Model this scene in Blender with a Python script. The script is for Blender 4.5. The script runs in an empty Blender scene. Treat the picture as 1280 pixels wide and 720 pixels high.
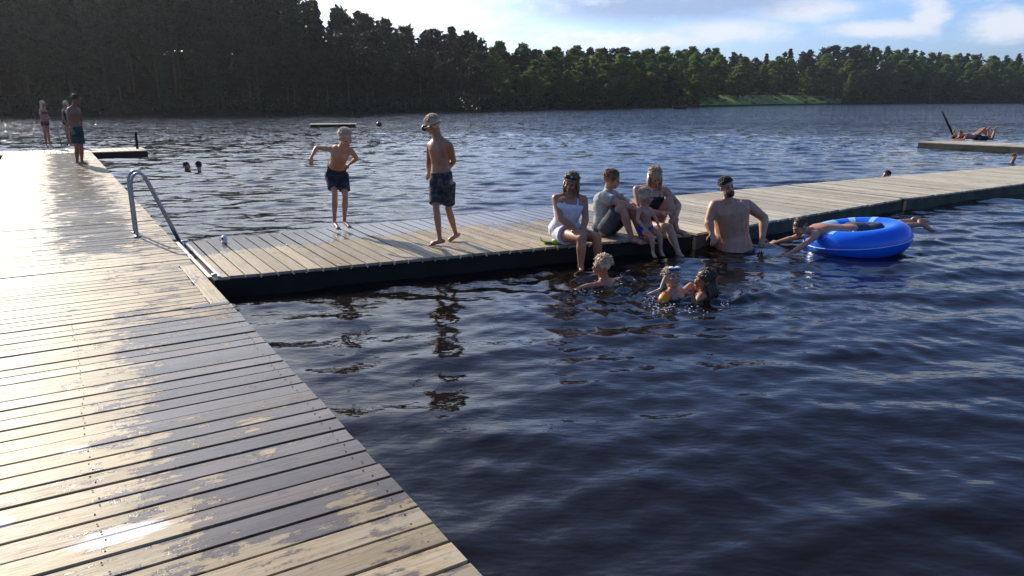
import bpy, math, random
import numpy as np
from mathutils import Vector, Matrix, noise
random.seed(7); rng = np.random.default_rng(7)
R = math.radians
scn = bpy.context.scene
C = scn.collection
# ------------------------------------------------------------------ measured view
F, CY, HOR = 915.0, 360.0, 124.0
DZ = 0.20                     # deck above the water
CAM = DZ + 1.62
TILT = math.atan((CY - HOR) / F)
ct, st = math.cos(TILT), math.sin(TILT)
def ray(px, py):
    a = (px - 640) / F; b = (CY - py) / F
    return Vector((a, ct + b * st, -st + b * ct))
def G(px, py, z=DZ):          # the point at height z seen at a photo pixel
    d = ray(px, py); s = (z - CAM) / d.z
    return Vector((d.x * s, d.y * s, z))
def U(px, py, Y):             # the point at distance Y seen at a photo pixel
    d = ray(px, py); s = Y / d.y
    return Vector((d.x * s, Y, CAM + d.z * s))
def PX(p):
    z = p[1] * ct - (p[2] - CAM) * st; v = p[1] * st + (p[2] - CAM) * ct
    return 640 + F * p[0] / z, CY - F * v / z
ADDED_HAZE = .00013
SUN_AZ, SUN_EL = R(-42), R(27)

# ------------------------------------------------------------------ objects helpers
def tag(o, label=None, cat=None, group=None, kind=None):
    if label: o['label'] = label
    if cat: o['category'] = cat
    if group: o['group'] = group
    if kind: o['kind'] = kind
    return o
def empty(name, loc, label, cat, group=None, rz=0):
    o = bpy.data.objects.new(name, None); C.objects.link(o)
    o.location = loc; o.rotation_euler = (0, 0, rz); o.empty_display_size = .2
    return tag(o, label, cat, group)
def link(name, me, mat=None, parent=None, smooth=False):
    o = bpy.data.objects.new(name, me); C.objects.link(o)
    if mat is not None: me.materials.append(mat)
    if parent is not None:
        o.parent = parent
        pm = Matrix.LocRotScale(parent.location, parent.rotation_euler, None)
        up = parent
        while up.parent: up = up.parent; pm = Matrix.LocRotScale(up.location, up.rotation_euler, None) @ pm
        o.matrix_parent_inverse = pm.inverted()
    if smooth: me.polygons.foreach_set('use_smooth', [True] * len(me.polygons))
    return o
class MB:
    def __init__(s): s.v = []; s.f = []; s.uv = []; s.r = []
    def add(s, vs, fs):
        b = len(s.v); s.v += [tuple(v) for v in vs]; s.f += [tuple(i + b for i in f) for f in fs]
    def box(s, c, d, rot=None):
        c = Vector(c); vs = []
        for x in (-1, 1):
            for y in (-1, 1):
                for z in (-1, 1):
                    p = Vector((x * d[0] / 2, y * d[1] / 2, z * d[2] / 2))
                    if rot is not None: p = rot @ p
                    vs.append(c + p)
        s.add(vs, [(0,1,3,2),(4,6,7,5),(0,4,5,1),(2,3,7,6),(0,2,6,4),(1,5,7,3)])
    def beam(s, a, b, w, h):     # box from a to b
        a = Vector(a); b = Vector(b); d = (b - a); L = d.length; d.normalize()
        up = Vector((0,0,1)) if abs(d.z) < .95 else Vector((1,0,0))
        x = d.cross(up).normalized(); z = x.cross(d)
        s.box((a + b) / 2, (w, L, h), Matrix((x, d, z)).transposed())
    def tube(s, pts, rad, n=10, cap=True, sx=1.0, xax=None):
        pts = [Vector(p) for p in pts]
        if not hasattr(rad, '__len__'): rad = [rad] * len(pts)
        prev = None; base = len(s.v)
        for i, p in enumerate(pts):
            t = (pts[min(i+1, len(pts)-1)] - pts[max(i-1, 0)])
            if t.length < 1e-9: t = Vector((0,0,1))
            t.normalize()
            if prev is None:
                x = Vector(xax) if xax is not None else (Vector((0,0,1)) if abs(t.z) < .9 else Vector((1,0,0)))
                x = (x - t * x.dot(t)).normalized()
            else:
                x = (prev - t * prev.dot(t)); x = x.normalized() if x.length > 1e-6 else t.orthogonal().normalized()
            prev = x; y = t.cross(x)
            for k in range(n):
                a = 2 * math.pi * k / n
                s.v.append(tuple(p + x * math.cos(a) * rad[i] * sx + y * math.sin(a) * rad[i]))
        for i in range(len(pts) - 1):
            for k in range(n):
                a = base + i*n + k; b = base + i*n + (k+1) % n
                s.f.append((a, b, b + n, a + n))
        if cap:
            s.f.append(tuple(base + k for k in range(n-1, -1, -1)))
            e = base + (len(pts)-1) * n
            s.f.append(tuple(e + k for k in range(n)))
    def ell(s, c, r, ax=None, n=12, m=8):   # ellipsoid
        c = Vector(c); M = ax if ax is not None else Matrix.Identity(3)
        if not hasattr(r, '__len__'): r = (r, r, r)
        b = len(s.v)
        for i in range(1, m):
            ph = math.pi * i / m
            for k in range(n):
                th = 2 * math.pi * k / n
                s.v.append(tuple(c + M @ Vector((r[0]*math.sin(ph)*math.cos(th), r[1]*math.sin(ph)*math.sin(th), r[2]*math.cos(ph)))))
        s.v.append(tuple(c + M @ Vector((0,0,r[2])))); s.v.append(tuple(c + M @ Vector((0,0,-r[2]))))
        T = len(s.v) - 2; B = T + 1
        for i in range(m - 2):
            for k in range(n):
                a = b + i*n + k; d = b + i*n + (k+1) % n
                s.f.append((a, a + n, d + n, d))
        for k in range(n):
            s.f.append((T, b + k, b + (k+1) % n))
            e = b + (m-2)*n
            s.f.append((B, e + (k+1) % n, e + k))
    def cone(s, a, ra, b, rb, n=12):         # round cone
        a = Vector(a); b = Vector(b)
        s.ell(a, ra, n=n, m=8); s.ell(b, rb, n=n, m=8); s.tube([a, b], [ra, rb], n)
    def mesh(s, name):
        me = bpy.data.meshes.new(name); me.from_pydata(s.v, [], s.f); me.update(); return me
    def build(s, name, mat=None, parent=None, smooth=False):
        return link(name, s.mesh(name), mat, parent, smooth)
def remesh(mb, vox, smooth=4, name='body', disp=0.0, dscale=20.0):
    me = mb.mesh('tmp'); o = bpy.data.objects.new('tmp', me); C.objects.link(o)
    m = o.modifiers.new('r', 'REMESH'); m.mode = 'VOXEL'; m.voxel_size = vox; m.adaptivity = 0
    if smooth:
        q = o.modifiers.new('s', 'SMOOTH'); q.factor = .5; q.iterations = smooth
    dg = bpy.context.evaluated_depsgraph_get()
    out = bpy.data.meshes.new_from_object(o.evaluated_get(dg)); out.name = name
    bpy.data.objects.remove(o); bpy.data.meshes.remove(me)
    if disp:
        n = len(out.vertices); no = [v.normal.copy() for v in out.vertices]
        for v, nn in zip(out.vertices, no):
            v.co += nn * disp * noise.noise(v.co * dscale)
    out.polygons.foreach_set('use_smooth', [True] * len(out.polygons)); out.update()
    return out

# ------------------------------------------------------------------ materials
def new_mat(name):
    m = bpy.data.materials.new(name); m.use_nodes = True
    nt = m.node_tree; return m, nt, nt.nodes['Principled BSDF']
class N:
    def __init__(s, nt): s.nt = nt
    def n(s, t, **kw):
        d = s.nt.nodes.new(t)
        for k, v in kw.items():
            if k.startswith('i_'):
                key = k[2:]; key = int(key) if key.isdigit() else key.replace('_', ' ')
                s.set(d, key, v)
            else: setattr(d, k, v)
        return d
    def set(s, d, key, v):
        if isinstance(v, bpy.types.NodeSocket): s.nt.links.new(v, d.inputs[key])
        else: d.inputs[key].default_value = v
    def math(s, op, a, b=0.0, c=0.0, clamp=False):
        d = s.n('ShaderNodeMath', operation=op, use_clamp=clamp); s.set(d, 0, a); s.set(d, 1, b); s.set(d, 2, c)
        return d.outputs[0]
    def mix(s, f, a, b):
        d = s.n('ShaderNodeMix', data_type='RGBA'); s.set(d, 0, f); s.set(d, 6, a); s.set(d, 7, b); return d.outputs[2]
    def ramp(s, v, a, b, lo=0.0, hi=1.0):
        d = s.n('ShaderNodeMapRange', interpolation_type='SMOOTHSTEP'); s.set(d, 0, v); s.set(d, 1, a); s.set(d, 2, b); s.set(d, 3, lo); s.set(d, 4, hi)
        return d.outputs[0]
    def noise(s, vec, scale, detail=3, rough=.55, dim='3D'):
        d = s.n('ShaderNodeTexNoise', noise_dimensions=dim); s.set(d, 'Vector', vec); s.set(d, 'Scale', scale); s.set(d, 'Detail', detail); s.set(d, 'Roughness', rough)
        return d.outputs['Fac']
    def map(s, vec, sc=(1,1,1), loc=(0,0,0)):
        d = s.n('ShaderNodeMapping'); s.set(d, 0, vec); s.set(d, 1, loc); s.set(d, 3, sc); return d.outputs[0]
def c4(c): return (c[0], c[1], c[2], 1.0)
def simple(name, col, rough=.6, metal=0.0, var=.15, scale=8.0, bump=0.0, bscale=40.0, spec=.5, sss=0.0, col2=None):
    m, nt, b = new_mat(name); n = N(nt)
    g = n.n('ShaderNodeNewGeometry').outputs['Position']
    f = n.noise(g, scale, 4)
    c2 = col2 if col2 else tuple(max(0, x * (1 - 2 * var)) for x in col)
    nt.links.new(n.mix(n.ramp(f, .35, .65), c4(col), c4(c2)), b.inputs['Base Color'])
    b.inputs['Roughness'].default_value = rough; b.inputs['Metallic'].default_value = metal
    b.inputs['Specular IOR Level'].default_value = spec
    if sss:
        b.inputs['Subsurface Weight'].default_value = sss; b.inputs['Subsurface Radius'].default_value = (.02,.008,.004)
    if bump:
        bp = n.n('ShaderNodeBump'); n.set(bp, 'Strength', bump); n.set(bp, 'Distance', .01); n.set(bp, 'Height', n.noise(g, bscale, 3))
        nt.links.new(bp.outputs[0], b.inputs['Normal'])
    return m
def deck_mat(name, wetfn, dry=(.42,.325,.195), dry2=(.25,.195,.12), blotches=(), rough=.52):
    m, nt, b = new_mat(name); n = N(nt)
    pos = n.n('ShaderNodeNewGeometry').outputs['Position']
    uv = n.n('ShaderNodeUVMap').outputs[0]
    rnd = n.n('ShaderNodeAttribute', attribute_name='rnd').outputs['Fac']
    off = n.n('ShaderNodeCombineXYZ'); n.set(off, 0, n.math('MULTIPLY', rnd, 37.0)); n.set(off, 1, n.math('MULTIPLY', rnd, 91.0))
    va = n.n('ShaderNodeVectorMath', operation='ADD'); n.set(va, 0, uv); n.set(va, 1, off.outputs[0]); v = va.outputs[0]
    grain = n.noise(n.map(v, (2.2, 60, 1)), 1.0, 5, .65)
    fine = n.noise(n.map(v, (9, 260, 1)), 1.0, 3, .6)
    blot = n.noise(n.map(v, (1.6, 6, 1)), 1.0, 4, .6)
    col = n.mix(n.ramp(grain, .3, .72), c4(dry), c4(dry2))
    col = n.mix(n.ramp(blot, .42, .7, 0, .55), col, c4((.40,.36,.29)))
    hs = n.n('ShaderNodeHueSaturation'); n.set(hs, 'Value', n.ramp(rnd, 0, 1, .78, 1.15)); n.set(hs, 'Color', col); col = hs.outputs[0]
    # greenish grey weathering and dark knots
    vor = n.n('ShaderNodeTexVoronoi'); n.set(vor, 'Vector', n.map(v, (1.1, 5.0, 1))); n.set(vor, 'Scale', 1.6)
    col = n.mix(n.ramp(vor.outputs['Distance'], .03, .10, .6, 0), col, c4((.10,.075,.05)))
    pp = n.n('ShaderNodeVectorMath', operation='ADD'); n.set(pp, 0, pos); cc = n.n('ShaderNodeCombineXYZ'); n.set(cc, 2, n.math('MULTIPLY', rnd, .22)); n.set(pp, 1, cc.outputs[0])
    wn = n.math('ADD', n.math('MULTIPLY', n.noise(pp.outputs[0], 3.6, 6, .68), .55), n.math('MULTIPLY', n.noise(n.map(v, (4, 22, 1)), 1.0, 5, .65), .45))
    age = n.ramp(n.math('ADD', n.math('MULTIPLY', n.noise(n.map(pp.outputs[0], (1,1,1), (7,3,0)), 4.5, 6, .7), .6), n.math('MULTIPLY', n.noise(n.map(v, (2.5, 18, 1), (3,3,0)), 1.0, 4, .6), .4)), .53, .60, 0, .55)
    col = n.mix(age, col, c4((.15,.135,.095)))
    w0 = wetfn(n, pos)
    wet = n.ramp(n.math('ADD', wn, w0), .50, .535)
    damp = n.ramp(n.math('ADD', wn, w0), .475, .53)
    colw = n.n('ShaderNodeMix', data_type='RGBA', blend_type='MULTIPLY'); n.set(colw, 0, 1.0); n.set(colw, 6, col); n.set(colw, 7, c4((.40,.39,.44)))
    col = n.mix(damp, col, colw.outputs[2])
    for (cx, cy, rx, ry, ang) in blotches:      # white elliptical patches on the boards, edges broken by noise
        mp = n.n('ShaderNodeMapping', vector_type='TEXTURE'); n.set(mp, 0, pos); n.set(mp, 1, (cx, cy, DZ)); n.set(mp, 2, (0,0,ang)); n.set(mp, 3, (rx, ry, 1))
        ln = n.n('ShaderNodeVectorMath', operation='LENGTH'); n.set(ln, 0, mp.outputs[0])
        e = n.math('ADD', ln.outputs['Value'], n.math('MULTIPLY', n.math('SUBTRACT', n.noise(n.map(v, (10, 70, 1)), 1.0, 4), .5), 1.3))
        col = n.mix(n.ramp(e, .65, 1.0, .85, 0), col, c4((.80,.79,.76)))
    nt.links.new(col, b.inputs['Base Color'])
    rr = n.ramp(fine, .3, .7, rough - .07, rough + .12)
    rw = n.math('ADD', n.math('MULTIPLY', rr, n.math('SUBTRACT', 1.0, wet)), n.math('MULTIPLY', wet, .20))
    nt.links.new(rw, b.inputs['Roughness']); nt.links.new(n.math('ADD', .22, n.math('MULTIPLY', wet, .28)), b.inputs['Specular IOR Level'])
    bp = n.n('ShaderNodeBump'); n.set(bp, 'Strength', .45); n.set(bp, 'Distance', .004)
    hh = n.math('ADD', n.math('MULTIPLY', grain, .8), n.math('MULTIPLY', fine, .5))
    n.set(bp, 'Height', n.math('MULTIPLY', hh, n.math('SUBTRACT', 1.0, n.math('MULTIPLY', wet, .6))))
    nt.links.new(bp.outputs[0], b.inputs['Normal'])
    return m
def wet_dock(n, pos):
    # the runnel of water trodden up the dock: w across, s along
    sp = n.n('ShaderNodeSeparateXYZ'); n.set(sp, 0, pos); x, y = sp.outputs[0], sp.outputs[1]
    X = n.math('ADD', x, .1); Y = n.math('SUBTRACT', y, 2.23)
    w = n.math('ADD', n.math('MULTIPLY', X, .8494), n.math('MULTIPLY', Y, .5277))
    s = n.math('ADD', n.math('MULTIPLY', X, -.5277), n.math('MULTIPLY', Y, .8494))
    a = n.math('MULTIPLY', n.ramp(w, -1.35, -.45), n.math('MULTIPLY', n.ramp(s, .2, 1.0), n.ramp(s, 3.3, 4.6, 1, .25)))
    b = n.math('MULTIPLY', n.ramp(n.math('ABSOLUTE', n.math('ADD', w, .75)), .1, .8, 1, 0), n.ramp(s, 6.0, 7.6))
    return n.math('ADD', n.math('MULTIPLY', n.math('MAXIMUM', a, b), .18), -.075)
FA, FB = Vector((-2.81, 6.67)), Vector((2.24, 8.96))
BA, BB = Vector((-3.89, 8.41)), Vector((.80, 11.45))
def wet_pier(n, pos):
    sp = n.n('ShaderNodeSeparateXYZ'); n.set(sp, 0, pos); x, y = sp.outputs[0], sp.outputs[1]
    # distance from the back edge
    d = (BB - BA).normalized()
    q = n.math('SUBTRACT', n.math('MULTIPLY', n.math('SUBTRACT', x, BA.x), d.y), n.math('MULTIPLY', n.math('SUBTRACT', y, BA.y), d.x))
    a = n.ramp(q, .55, 1.15, 1, 0)
    b = n.math('MULTIPLY', n.ramp(x, -1.0, .2), n.ramp(q, 1.0, 1.9, 1, 0))
    r = n.ramp(x, 1.3, 2.2, 1, 0)
    return n.math('ADD', n.math('MULTIPLY', n.math('MULTIPLY', n.math('MAXIMUM', a, n.math('MULTIPLY', b, .45)), r), .26), -.10)
def wet_none(n, pos): return n.math('ADD', -.16, 0.0)
DOCKA = Vector((-.5277, .8494)); DOCKW = Vector((.8494, .5277)); DOCKO = Vector((-.1, 2.23))
def D(w, s, z=DZ):
    p = DOCKO + DOCKW * w + DOCKA * s; return Vector((p.x, p.y, z))
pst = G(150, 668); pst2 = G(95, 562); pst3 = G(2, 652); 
M_DOCK = deck_mat('weathered_boards_dock', wet_dock, blotches=((pst.x, pst.y, .20, .075, R(31)), (pst2.x, pst2.y, .07, .03, R(31)), (pst3.x, pst3.y, .05, .04, R(31))))
M_PIER = deck_mat('weathered_boards_pier', wet_pier)
M_DRY = deck_mat('weathered_boards_dry', wet_none, dry=(.54,.48,.35), dry2=(.42,.37,.27), rough=.6)
M_FAR = deck_mat('weathered_boards_far', wet_none)
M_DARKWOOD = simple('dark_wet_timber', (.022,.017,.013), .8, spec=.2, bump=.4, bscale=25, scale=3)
M_GREENWOOD = simple('algae_timber', (.075,.075,.045), .75, bump=.4, bscale=25, scale=3, col2=(.04,.035,.025))
M_FLOAT = simple('black_float', (.012,.012,.012), .7)
M_METAL = simple('galvanised_steel', (.33,.35,.37), .33, .85, var=.12, scale=30)
M_ALU = simple('worn_aluminium', (.62,.60,.56), .35, .8, var=.15, scale=30)
M_WHITEP = simple('white_plastic', (.75,.74,.70), .4)
M_BLACKP = simple('black_plastic', (.012,.012,.014), .35)

# ------------------------------------------------------------------ decks
def rect_boards(quads, th=.028, gap=.016, seg=5):
    """quads: (front_a, back_a, front_b, back_b) corners of each board on the deck plane"""
    V, Fc, UVs, RN = [], [], [], []
    for (fa, ba, fb, bb) in quads:
        r = random.random(); dzb = random.uniform(-.0025, .0025); tw = random.uniform(-.002, .002)
        wf = (fb - fa).length; wb = (bb - ba).length
        j0 = random.uniform(-.006, .006) if th < .1 else 0; j1 = random.uniform(-.006, .006)
        L = ((ba - fa).length + (bb - fb).length) / 2
        gf = gap / max(wf, .02) / 2; gb = gap / max(wb, .02) / 2
        base = len(V); ring = 8
        for k in range(seg + 1):
            t = k / seg; tt = t + (j0 if k == 0 else j1 if k == seg else 0) / L
            a = fa.lerp(ba, tt); b = fb.lerp(bb, tt); g = gf * (1-t) + gb * t
            p0 = a.lerp(b, g); p1 = a.lerp(b, 1 - g); w = (p1 - p0).length
            ch = .002 / w; z = DZ + dzb + tw * math.sin(3 * t + r * 9) * 1.0
            cs = [(0, -.0006), (ch, 0), (.5, .0001), (1 - ch, 0), (1, -.0006), (1, -th), (.5, -th), (0, -th)]
            for (q, dz) in cs:
                p = p0.lerp(p1, q); V.append((p.x, p.y, z + dz + (q - .5) * tw))
                UVs.append((t * L, q * w)); RN.append(r)
        for k in range(seg):
            for i in range(ring):
                a = base + k*ring + i; b = base + k*ring + (i+1) % ring
                Fc.append((b, a, a + ring, b + ring))
        Fc.append(tuple(base + i for i in range(ring))); e = base + seg*ring
        Fc.append(tuple(e + i for i in range(ring-1, -1, -1)))
    me = bpy.data.meshes.new('decking'); me.from_pydata(V, [], Fc)
    at = me.attributes.new('rnd', 'FLOAT', 'POINT'); at.data.foreach_set('value', RN)
    ul = me.uv_layers.new(name='UVMap')
    li = np.empty(len(me.loops), dtype=np.int32); me.loops.foreach_get('vertex_index', li)
    ul.data.foreach_set('uv', np.array(UVs, dtype=np.float32)[li].ravel())
    me.update(); return me
def v2(p): return Vector((p[0], p[1]))
def deck_along(o, ax, wx, s0, s1, w0, w1, pitch=.145, skew=0.0):
    q = []; n = max(1, round((s1 - s0) / pitch)); p = (s1 - s0) / n
    for i in range(n):
        a, b = s0 + i*p, s0 + (i+1)*p
        q.append((o + ax*a + wx*w1, o + ax*a + wx*w0, o + ax*b + wx*w1, o + ax*b + wx*w0))
    return q
# near section: boards run right to the edge
def dock_frame(root, w0, w1, s0, s1, mat, fh=.15, inset=.03, fl=True):
    m = MB(); z = DZ - .03 - fh/2
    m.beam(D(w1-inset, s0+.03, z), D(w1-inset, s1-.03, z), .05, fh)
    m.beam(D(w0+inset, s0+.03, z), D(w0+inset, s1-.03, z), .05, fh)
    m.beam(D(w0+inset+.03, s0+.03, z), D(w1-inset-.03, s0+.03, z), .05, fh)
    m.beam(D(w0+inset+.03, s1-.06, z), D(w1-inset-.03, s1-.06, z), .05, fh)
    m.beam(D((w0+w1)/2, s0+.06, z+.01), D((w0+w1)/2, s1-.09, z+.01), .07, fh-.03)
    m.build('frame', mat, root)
    if fl:
        m = MB(); m.beam(D(w0+.15, (s0+s1)/2, -.02), D(w1-.12, (s0+s1)/2, -.02), s1-s0-.25, .26)
        m.build('float', M_FLOAT, root)
d1 = empty('wooden_dock', D(-1.15, 1, DZ), 'wide weathered plank dock section with wet patches and white stains, nearest to the viewer', 'dock')
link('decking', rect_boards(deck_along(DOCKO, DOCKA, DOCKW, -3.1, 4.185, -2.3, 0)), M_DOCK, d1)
sc_ = MB(); sc_.tube([(0,0,0),(0,0,.002)], [.0042,.0034], 8); sme = sc_.mesh('screw'); sme.materials.append(M_DARKWOOD)
spots = []
for i in range(50):
    s_ = -3.1 + 7.285*(i+.5)/50
    if s_ < .2: continue
    for w_ in (-.075, -1.12, -2.2):
        for o_ in (-.035, .035): spots.append(D(w_ + random.uniform(-.015,.015), s_ + o_ + random.uniform(-.008,.008), DZ + .001))
spots.sort(key=lambda p: p.length)
for c in spots[:100]:
    o = bpy.data.objects.new('screw', sme); C.objects.link(o); o.parent = d1; o.matrix_parent_inverse = Matrix.Translation(d1.location).inverted(); o.location = c
m = MB()
for c in spots[100:]: m.tube([c, c + Vector((0,0,.002))], [.0042,.0034], 8)
tag(m.build('screws', M_DARKWOOD, d1), kind='stuff')
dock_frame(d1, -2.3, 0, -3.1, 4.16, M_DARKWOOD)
d2 = empty('wooden_dock', D(-1.15, 12, DZ), 'long plank dock section with the steel ladder, running out to the cross platform', 'dock')
q = deck_along(DOCKO, DOCKA, DOCKW, 4.205, 5.0, -2.3, -.15, .14) + deck_along(DOCKO, DOCKA, DOCKW, 5.0, 5.9, -2.3, -.15, .128) + deck_along(DOCKO, DOCKA, DOCKW, 5.9, 24.9, -2.3, 0, .15)
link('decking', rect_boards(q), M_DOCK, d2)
eb = [(DOCKO + DOCKA*4.205 + DOCKW*-.145, DOCKO + DOCKA*5.89 + DOCKW*-.145, DOCKO + DOCKA*4.205 + DOCKW*0, DOCKO + DOCKA*5.89 + DOCKW*0)]
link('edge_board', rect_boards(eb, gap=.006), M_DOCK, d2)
dock_frame(d2, -2.3, 0, 4.24, 24.9, M_DARKWOOD)
m = MB(); m.beam(D(-.30, 4.20, DZ-.006), D(-.01, 4.20, DZ-.006), .07, .02); m.build('hinge_bracket', M_BLACKP, d2)
m = MB(); m.beam(D(-2.2, 4.20, DZ-.06), D(-.4, 4.20, DZ-.06), .05, .06); m.build('hinge_bar', M_DARKWOOD, d2)
# cross platform at the far end
d3 = empty('cross_platform', D(-.5, 26, DZ), 'far plank platform lying across the end of the long dock', 'platform')
cr = G(171, 185.5); cl = G(-60, 189.5)
o3 = DOCKO + DOCKA * 24.95
link('decking', rect_boards(deck_along(o3, DOCKW, DOCKA, -7.5, 1.62, 0, 1.9, .16)), M_FAR, d3)
m = MB()
for s_ in (25.0, 26.83):
    m.beam(D(-7.45, s_, DZ-.13), D(1.6, s_, DZ-.13), .06, .2)
for w_ in (-7.45, 1.58): m.beam(D(w_, 25.04, DZ-.13), D(w_, 26.8, DZ-.13), .06, .19)
m.build('frame', M_DARKWOOD, d3)
m = MB(); m.beam(D(-7.3, 25.9, -.03), D(1.45, 25.9, -.03), 1.6, .24); m.build('float', M_FLOAT, d3)
post = MB(); b = G(170, 186); post.cone(b + Vector((.05,0,-.6)), .045, b + Vector((.05,0,.52)), .042, 10)
tag(post.build('mooring_post', M_DARKWOOD, None, True), 'short dark mooring post at the right corner of the far cross platform', 'post')
pl = MB(); b = G(77, 183.5); pl.tube([b, b + Vector((-.02,0,.3)), b + Vector((-.08,0,.68))], [.018,.018,.016], 8)
pl.tube([b + Vector((.0,0,.002)), b + Vector((0,0,.03))], [.06,.05], 10)
tag(pl.build('steel_pole', M_METAL, None, True), 'thin dark upright pole between the two girls on the far dock', 'pole')
# pier A, boards fanning from the dock's direction
p1 = empty('wooden_pier', (-.8, 9, DZ), 'pier section with the two boys standing and the family sitting, joined to the long dock', 'pier')
nb = 38; q = []
for i in range(nb):
    a, b = i/nb, (i+1)/nb
    if i == 0: a = .008
    q.append((FA.lerp(FB, a), BA.lerp(BB, a), FA.lerp(FB, b), BA.lerp(BB, b)))
link('decking', rect_boards(q), M_PIER, p1)
def Z3(v, z): return Vector((v.x, v.y, z))
m = MB(); fz = DZ - .03 - .11
fd = (FB-FA).normalized(); fn = Vector((-fd.y, fd.x))
m.beam(Z3(FA+fd*.03+fn*.035, fz), Z3(FB-fd*.02+fn*.035, fz), .05, .22)
bd = (BB-BA).normalized(); bn = Vector((bd.y, -bd.x))
m.beam(Z3(BA+bd*.03+bn*.035, fz), Z3(BB-bd*.02+bn*.035, fz), .05, .22)
m.beam(Z3(FA.lerp(BA,.03)+fd*.05, fz), Z3(FA.lerp(BA,.97)+fd*.05, fz), .05, .2)
m.beam(Z3(FB.lerp(BB,.03)-fd*.05, fz), Z3(FB.lerp(BB,.97)-fd*.05, fz), .05, .2)
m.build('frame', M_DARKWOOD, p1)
m = MB(); m.beam(Z3(FA.lerp(BA,.5)+fd*.4, -.03), Z3(FB.lerp(BB,.5)-fd*.3, -.03), 1.9, .22); m.build('float', M_FLOAT, p1)
for i in range(3, 30):
    p3 = Z3(FA.lerp(FB, (i + random.uniform(-.1,.1)) / nb), DZ - .035); m = MB()
    m.ell(p3 + Vector((fn.x,fn.y,0))*.004, .0075, n=8, m=6); m.build('bolt', M_WHITEP, p1)
# aluminium joint strips
m = MB()
for o_, w_ in ((.02,.035),(.10,.03)):
    a = Z3(FA + fd*(o_-.04), DZ+.006); b = Z3(BA + bd*(o_-.04), DZ+.006)
    m.beam(a, b, w_, .006)
m.build('joint_strip', M_ALU, p1)
for a, q_ in ((Z3(FA+fd*.02+fn*.06, DZ+.012), .03), (Z3(BA+bd*.06+bn*.05, DZ+.02), .045)):
    m = MB(); m.ell(a, (q_,q_,.015)); m.build('hinge_bolt', M_ALU, p1, True)
# pier B
FC, BC = Vector((6.61, 12.30)), Vector((5.35, 14.30))
p2 = empty('wooden_pier', (4, 11.5, DZ), 'dry pale middle pier section behind the bearded man and the blue ring', 'pier')
nb2 = 37; q = []
ga = .012
for i in range(nb2):
    a, b = ga + (1-ga)*i/nb2, ga + (1-ga)*(i+1)/nb2
    q.append((FB.lerp(FC, a), BB.lerp(BC, a), FB.lerp(FC, b), BB.lerp(BC, b)))
link('decking', rect_boards(q), M_DRY, p2)
def pier_frame(root, fa, fb, ba, bb, mat=M_GREENWOOD):
    m = MB(); d = (fb-fa).normalized(); nn = Vector((-d.y, d.x)); d2_ = (bb-ba).normalized(); n2 = Vector((d2_.y, -d2_.x))
    m.beam(Z3(fa+d*.09+nn*.04, fz), Z3(fb-d*.05+nn*.04, fz), .05, .22)
    m.beam(Z3(ba+d2_*.09+n2*.04, fz), Z3(bb-d2_*.05+n2*.04, fz), .05, .22)
    m.beam(Z3(fa.lerp(ba,.04)+d*.12, fz), Z3(fa.lerp(ba,.96)+d*.12, fz), .05, .2)
    m.beam(Z3(fb.lerp(bb,.04)-d*.09, fz), Z3(fb.lerp(bb,.96)-d*.09, fz), .05, .2)
    m.build('frame', mat, root)
    m = MB(); m.beam(Z3(fa.lerp(ba,.5)+d*.4, -.03), Z3(fb.lerp(bb,.5)-d*.3, -.03), 1.5, .22); m.build('float', M_FLOAT, root)
pier_frame(p2, FB, FC, BB, BC)
FD, BD = Vector((13.4, 16.7)), Vector((12.75, 18.6))
p3_ = empty('wooden_pier', (10, 15.5, DZ), 'dry pale end of the pier running off to the right of the blue ring', 'pier')
q = []; nb3 = 56
for i in range(nb3):
    a, b = .012 + .988*i/nb3, .012 + .988*(i+1)/nb3
    q.append((FC.lerp(FD, a), BC.lerp(BD, a), FC.lerp(FD, b), BC.lerp(BD, b)))
link('decking', rect_boards(q), M_DRY, p3_)
pier_frame(p3_, FC, FD, BC, BD)
m = MB(); jd = (FC-FB).normalized(); m.beam(Z3(FC-jd*.10, DZ-.01), Z3(FC+jd*.12, DZ-.01), .10, .03); m.build('hinge_bracket', M_BLACKP, p3_)
# far right platform
tl = G(1147, 177.5); br = G(1300, 184.5)
d4 = empty('swim_platform', tl, 'low mossy plank platform on the right with people lying on it', 'platform')
ax4 = v2(br - tl).normalized(); nx4 = Vector((-ax4.y, ax4.x))
L4 = 9.0
link('decking', rect_boards([(v2(tl)+ax4*(L4*i/60), v2(tl)+ax4*(L4*i/60)+nx4*2.2, v2(tl)+ax4*(L4*(i+1)/60), v2(tl)+ax4*(L4*(i+1)/60)+nx4*2.2) for i in range(60)]), M_DRY, d4)
m = MB(); o4 = v2(tl)
m.beam(Z3(o4+ax4*.03+nx4*.02, DZ-.03-.11), Z3(o4+ax4*L4+nx4*.02, DZ-.14), .06, .22)
m.beam(Z3(o4+ax4*.05+nx4*.06, DZ-.14), Z3(o4+ax4*.05+nx4*2.1, DZ-.14), .06, .22)
m.beam(Z3(o4+ax4*.05+nx4*2.15, DZ-.14), Z3(o4+ax4*L4+nx4*2.15, DZ-.14), .06, .22)
m.build('frame', M_GREENWOOD, d4)
m = MB(); m.beam(Z3(o4+ax4*.3+nx4*1.1, -.03), Z3(o4+ax4*(L4-.3)+nx4*1.1, -.03), 1.8, .22); m.build('float', M_FLOAT, d4)
m = MB(); b = G(1192, 172.5); yb = b.y+.9
m.cone(U(1192,170,yb), .05, U(1178,140,yb), .035, 10)
tag(m.build('leaning_pole', M_DARKWOOD, None, True), 'long dark pole leaning up from the right swim platform beside the lying people', 'pole')
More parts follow.
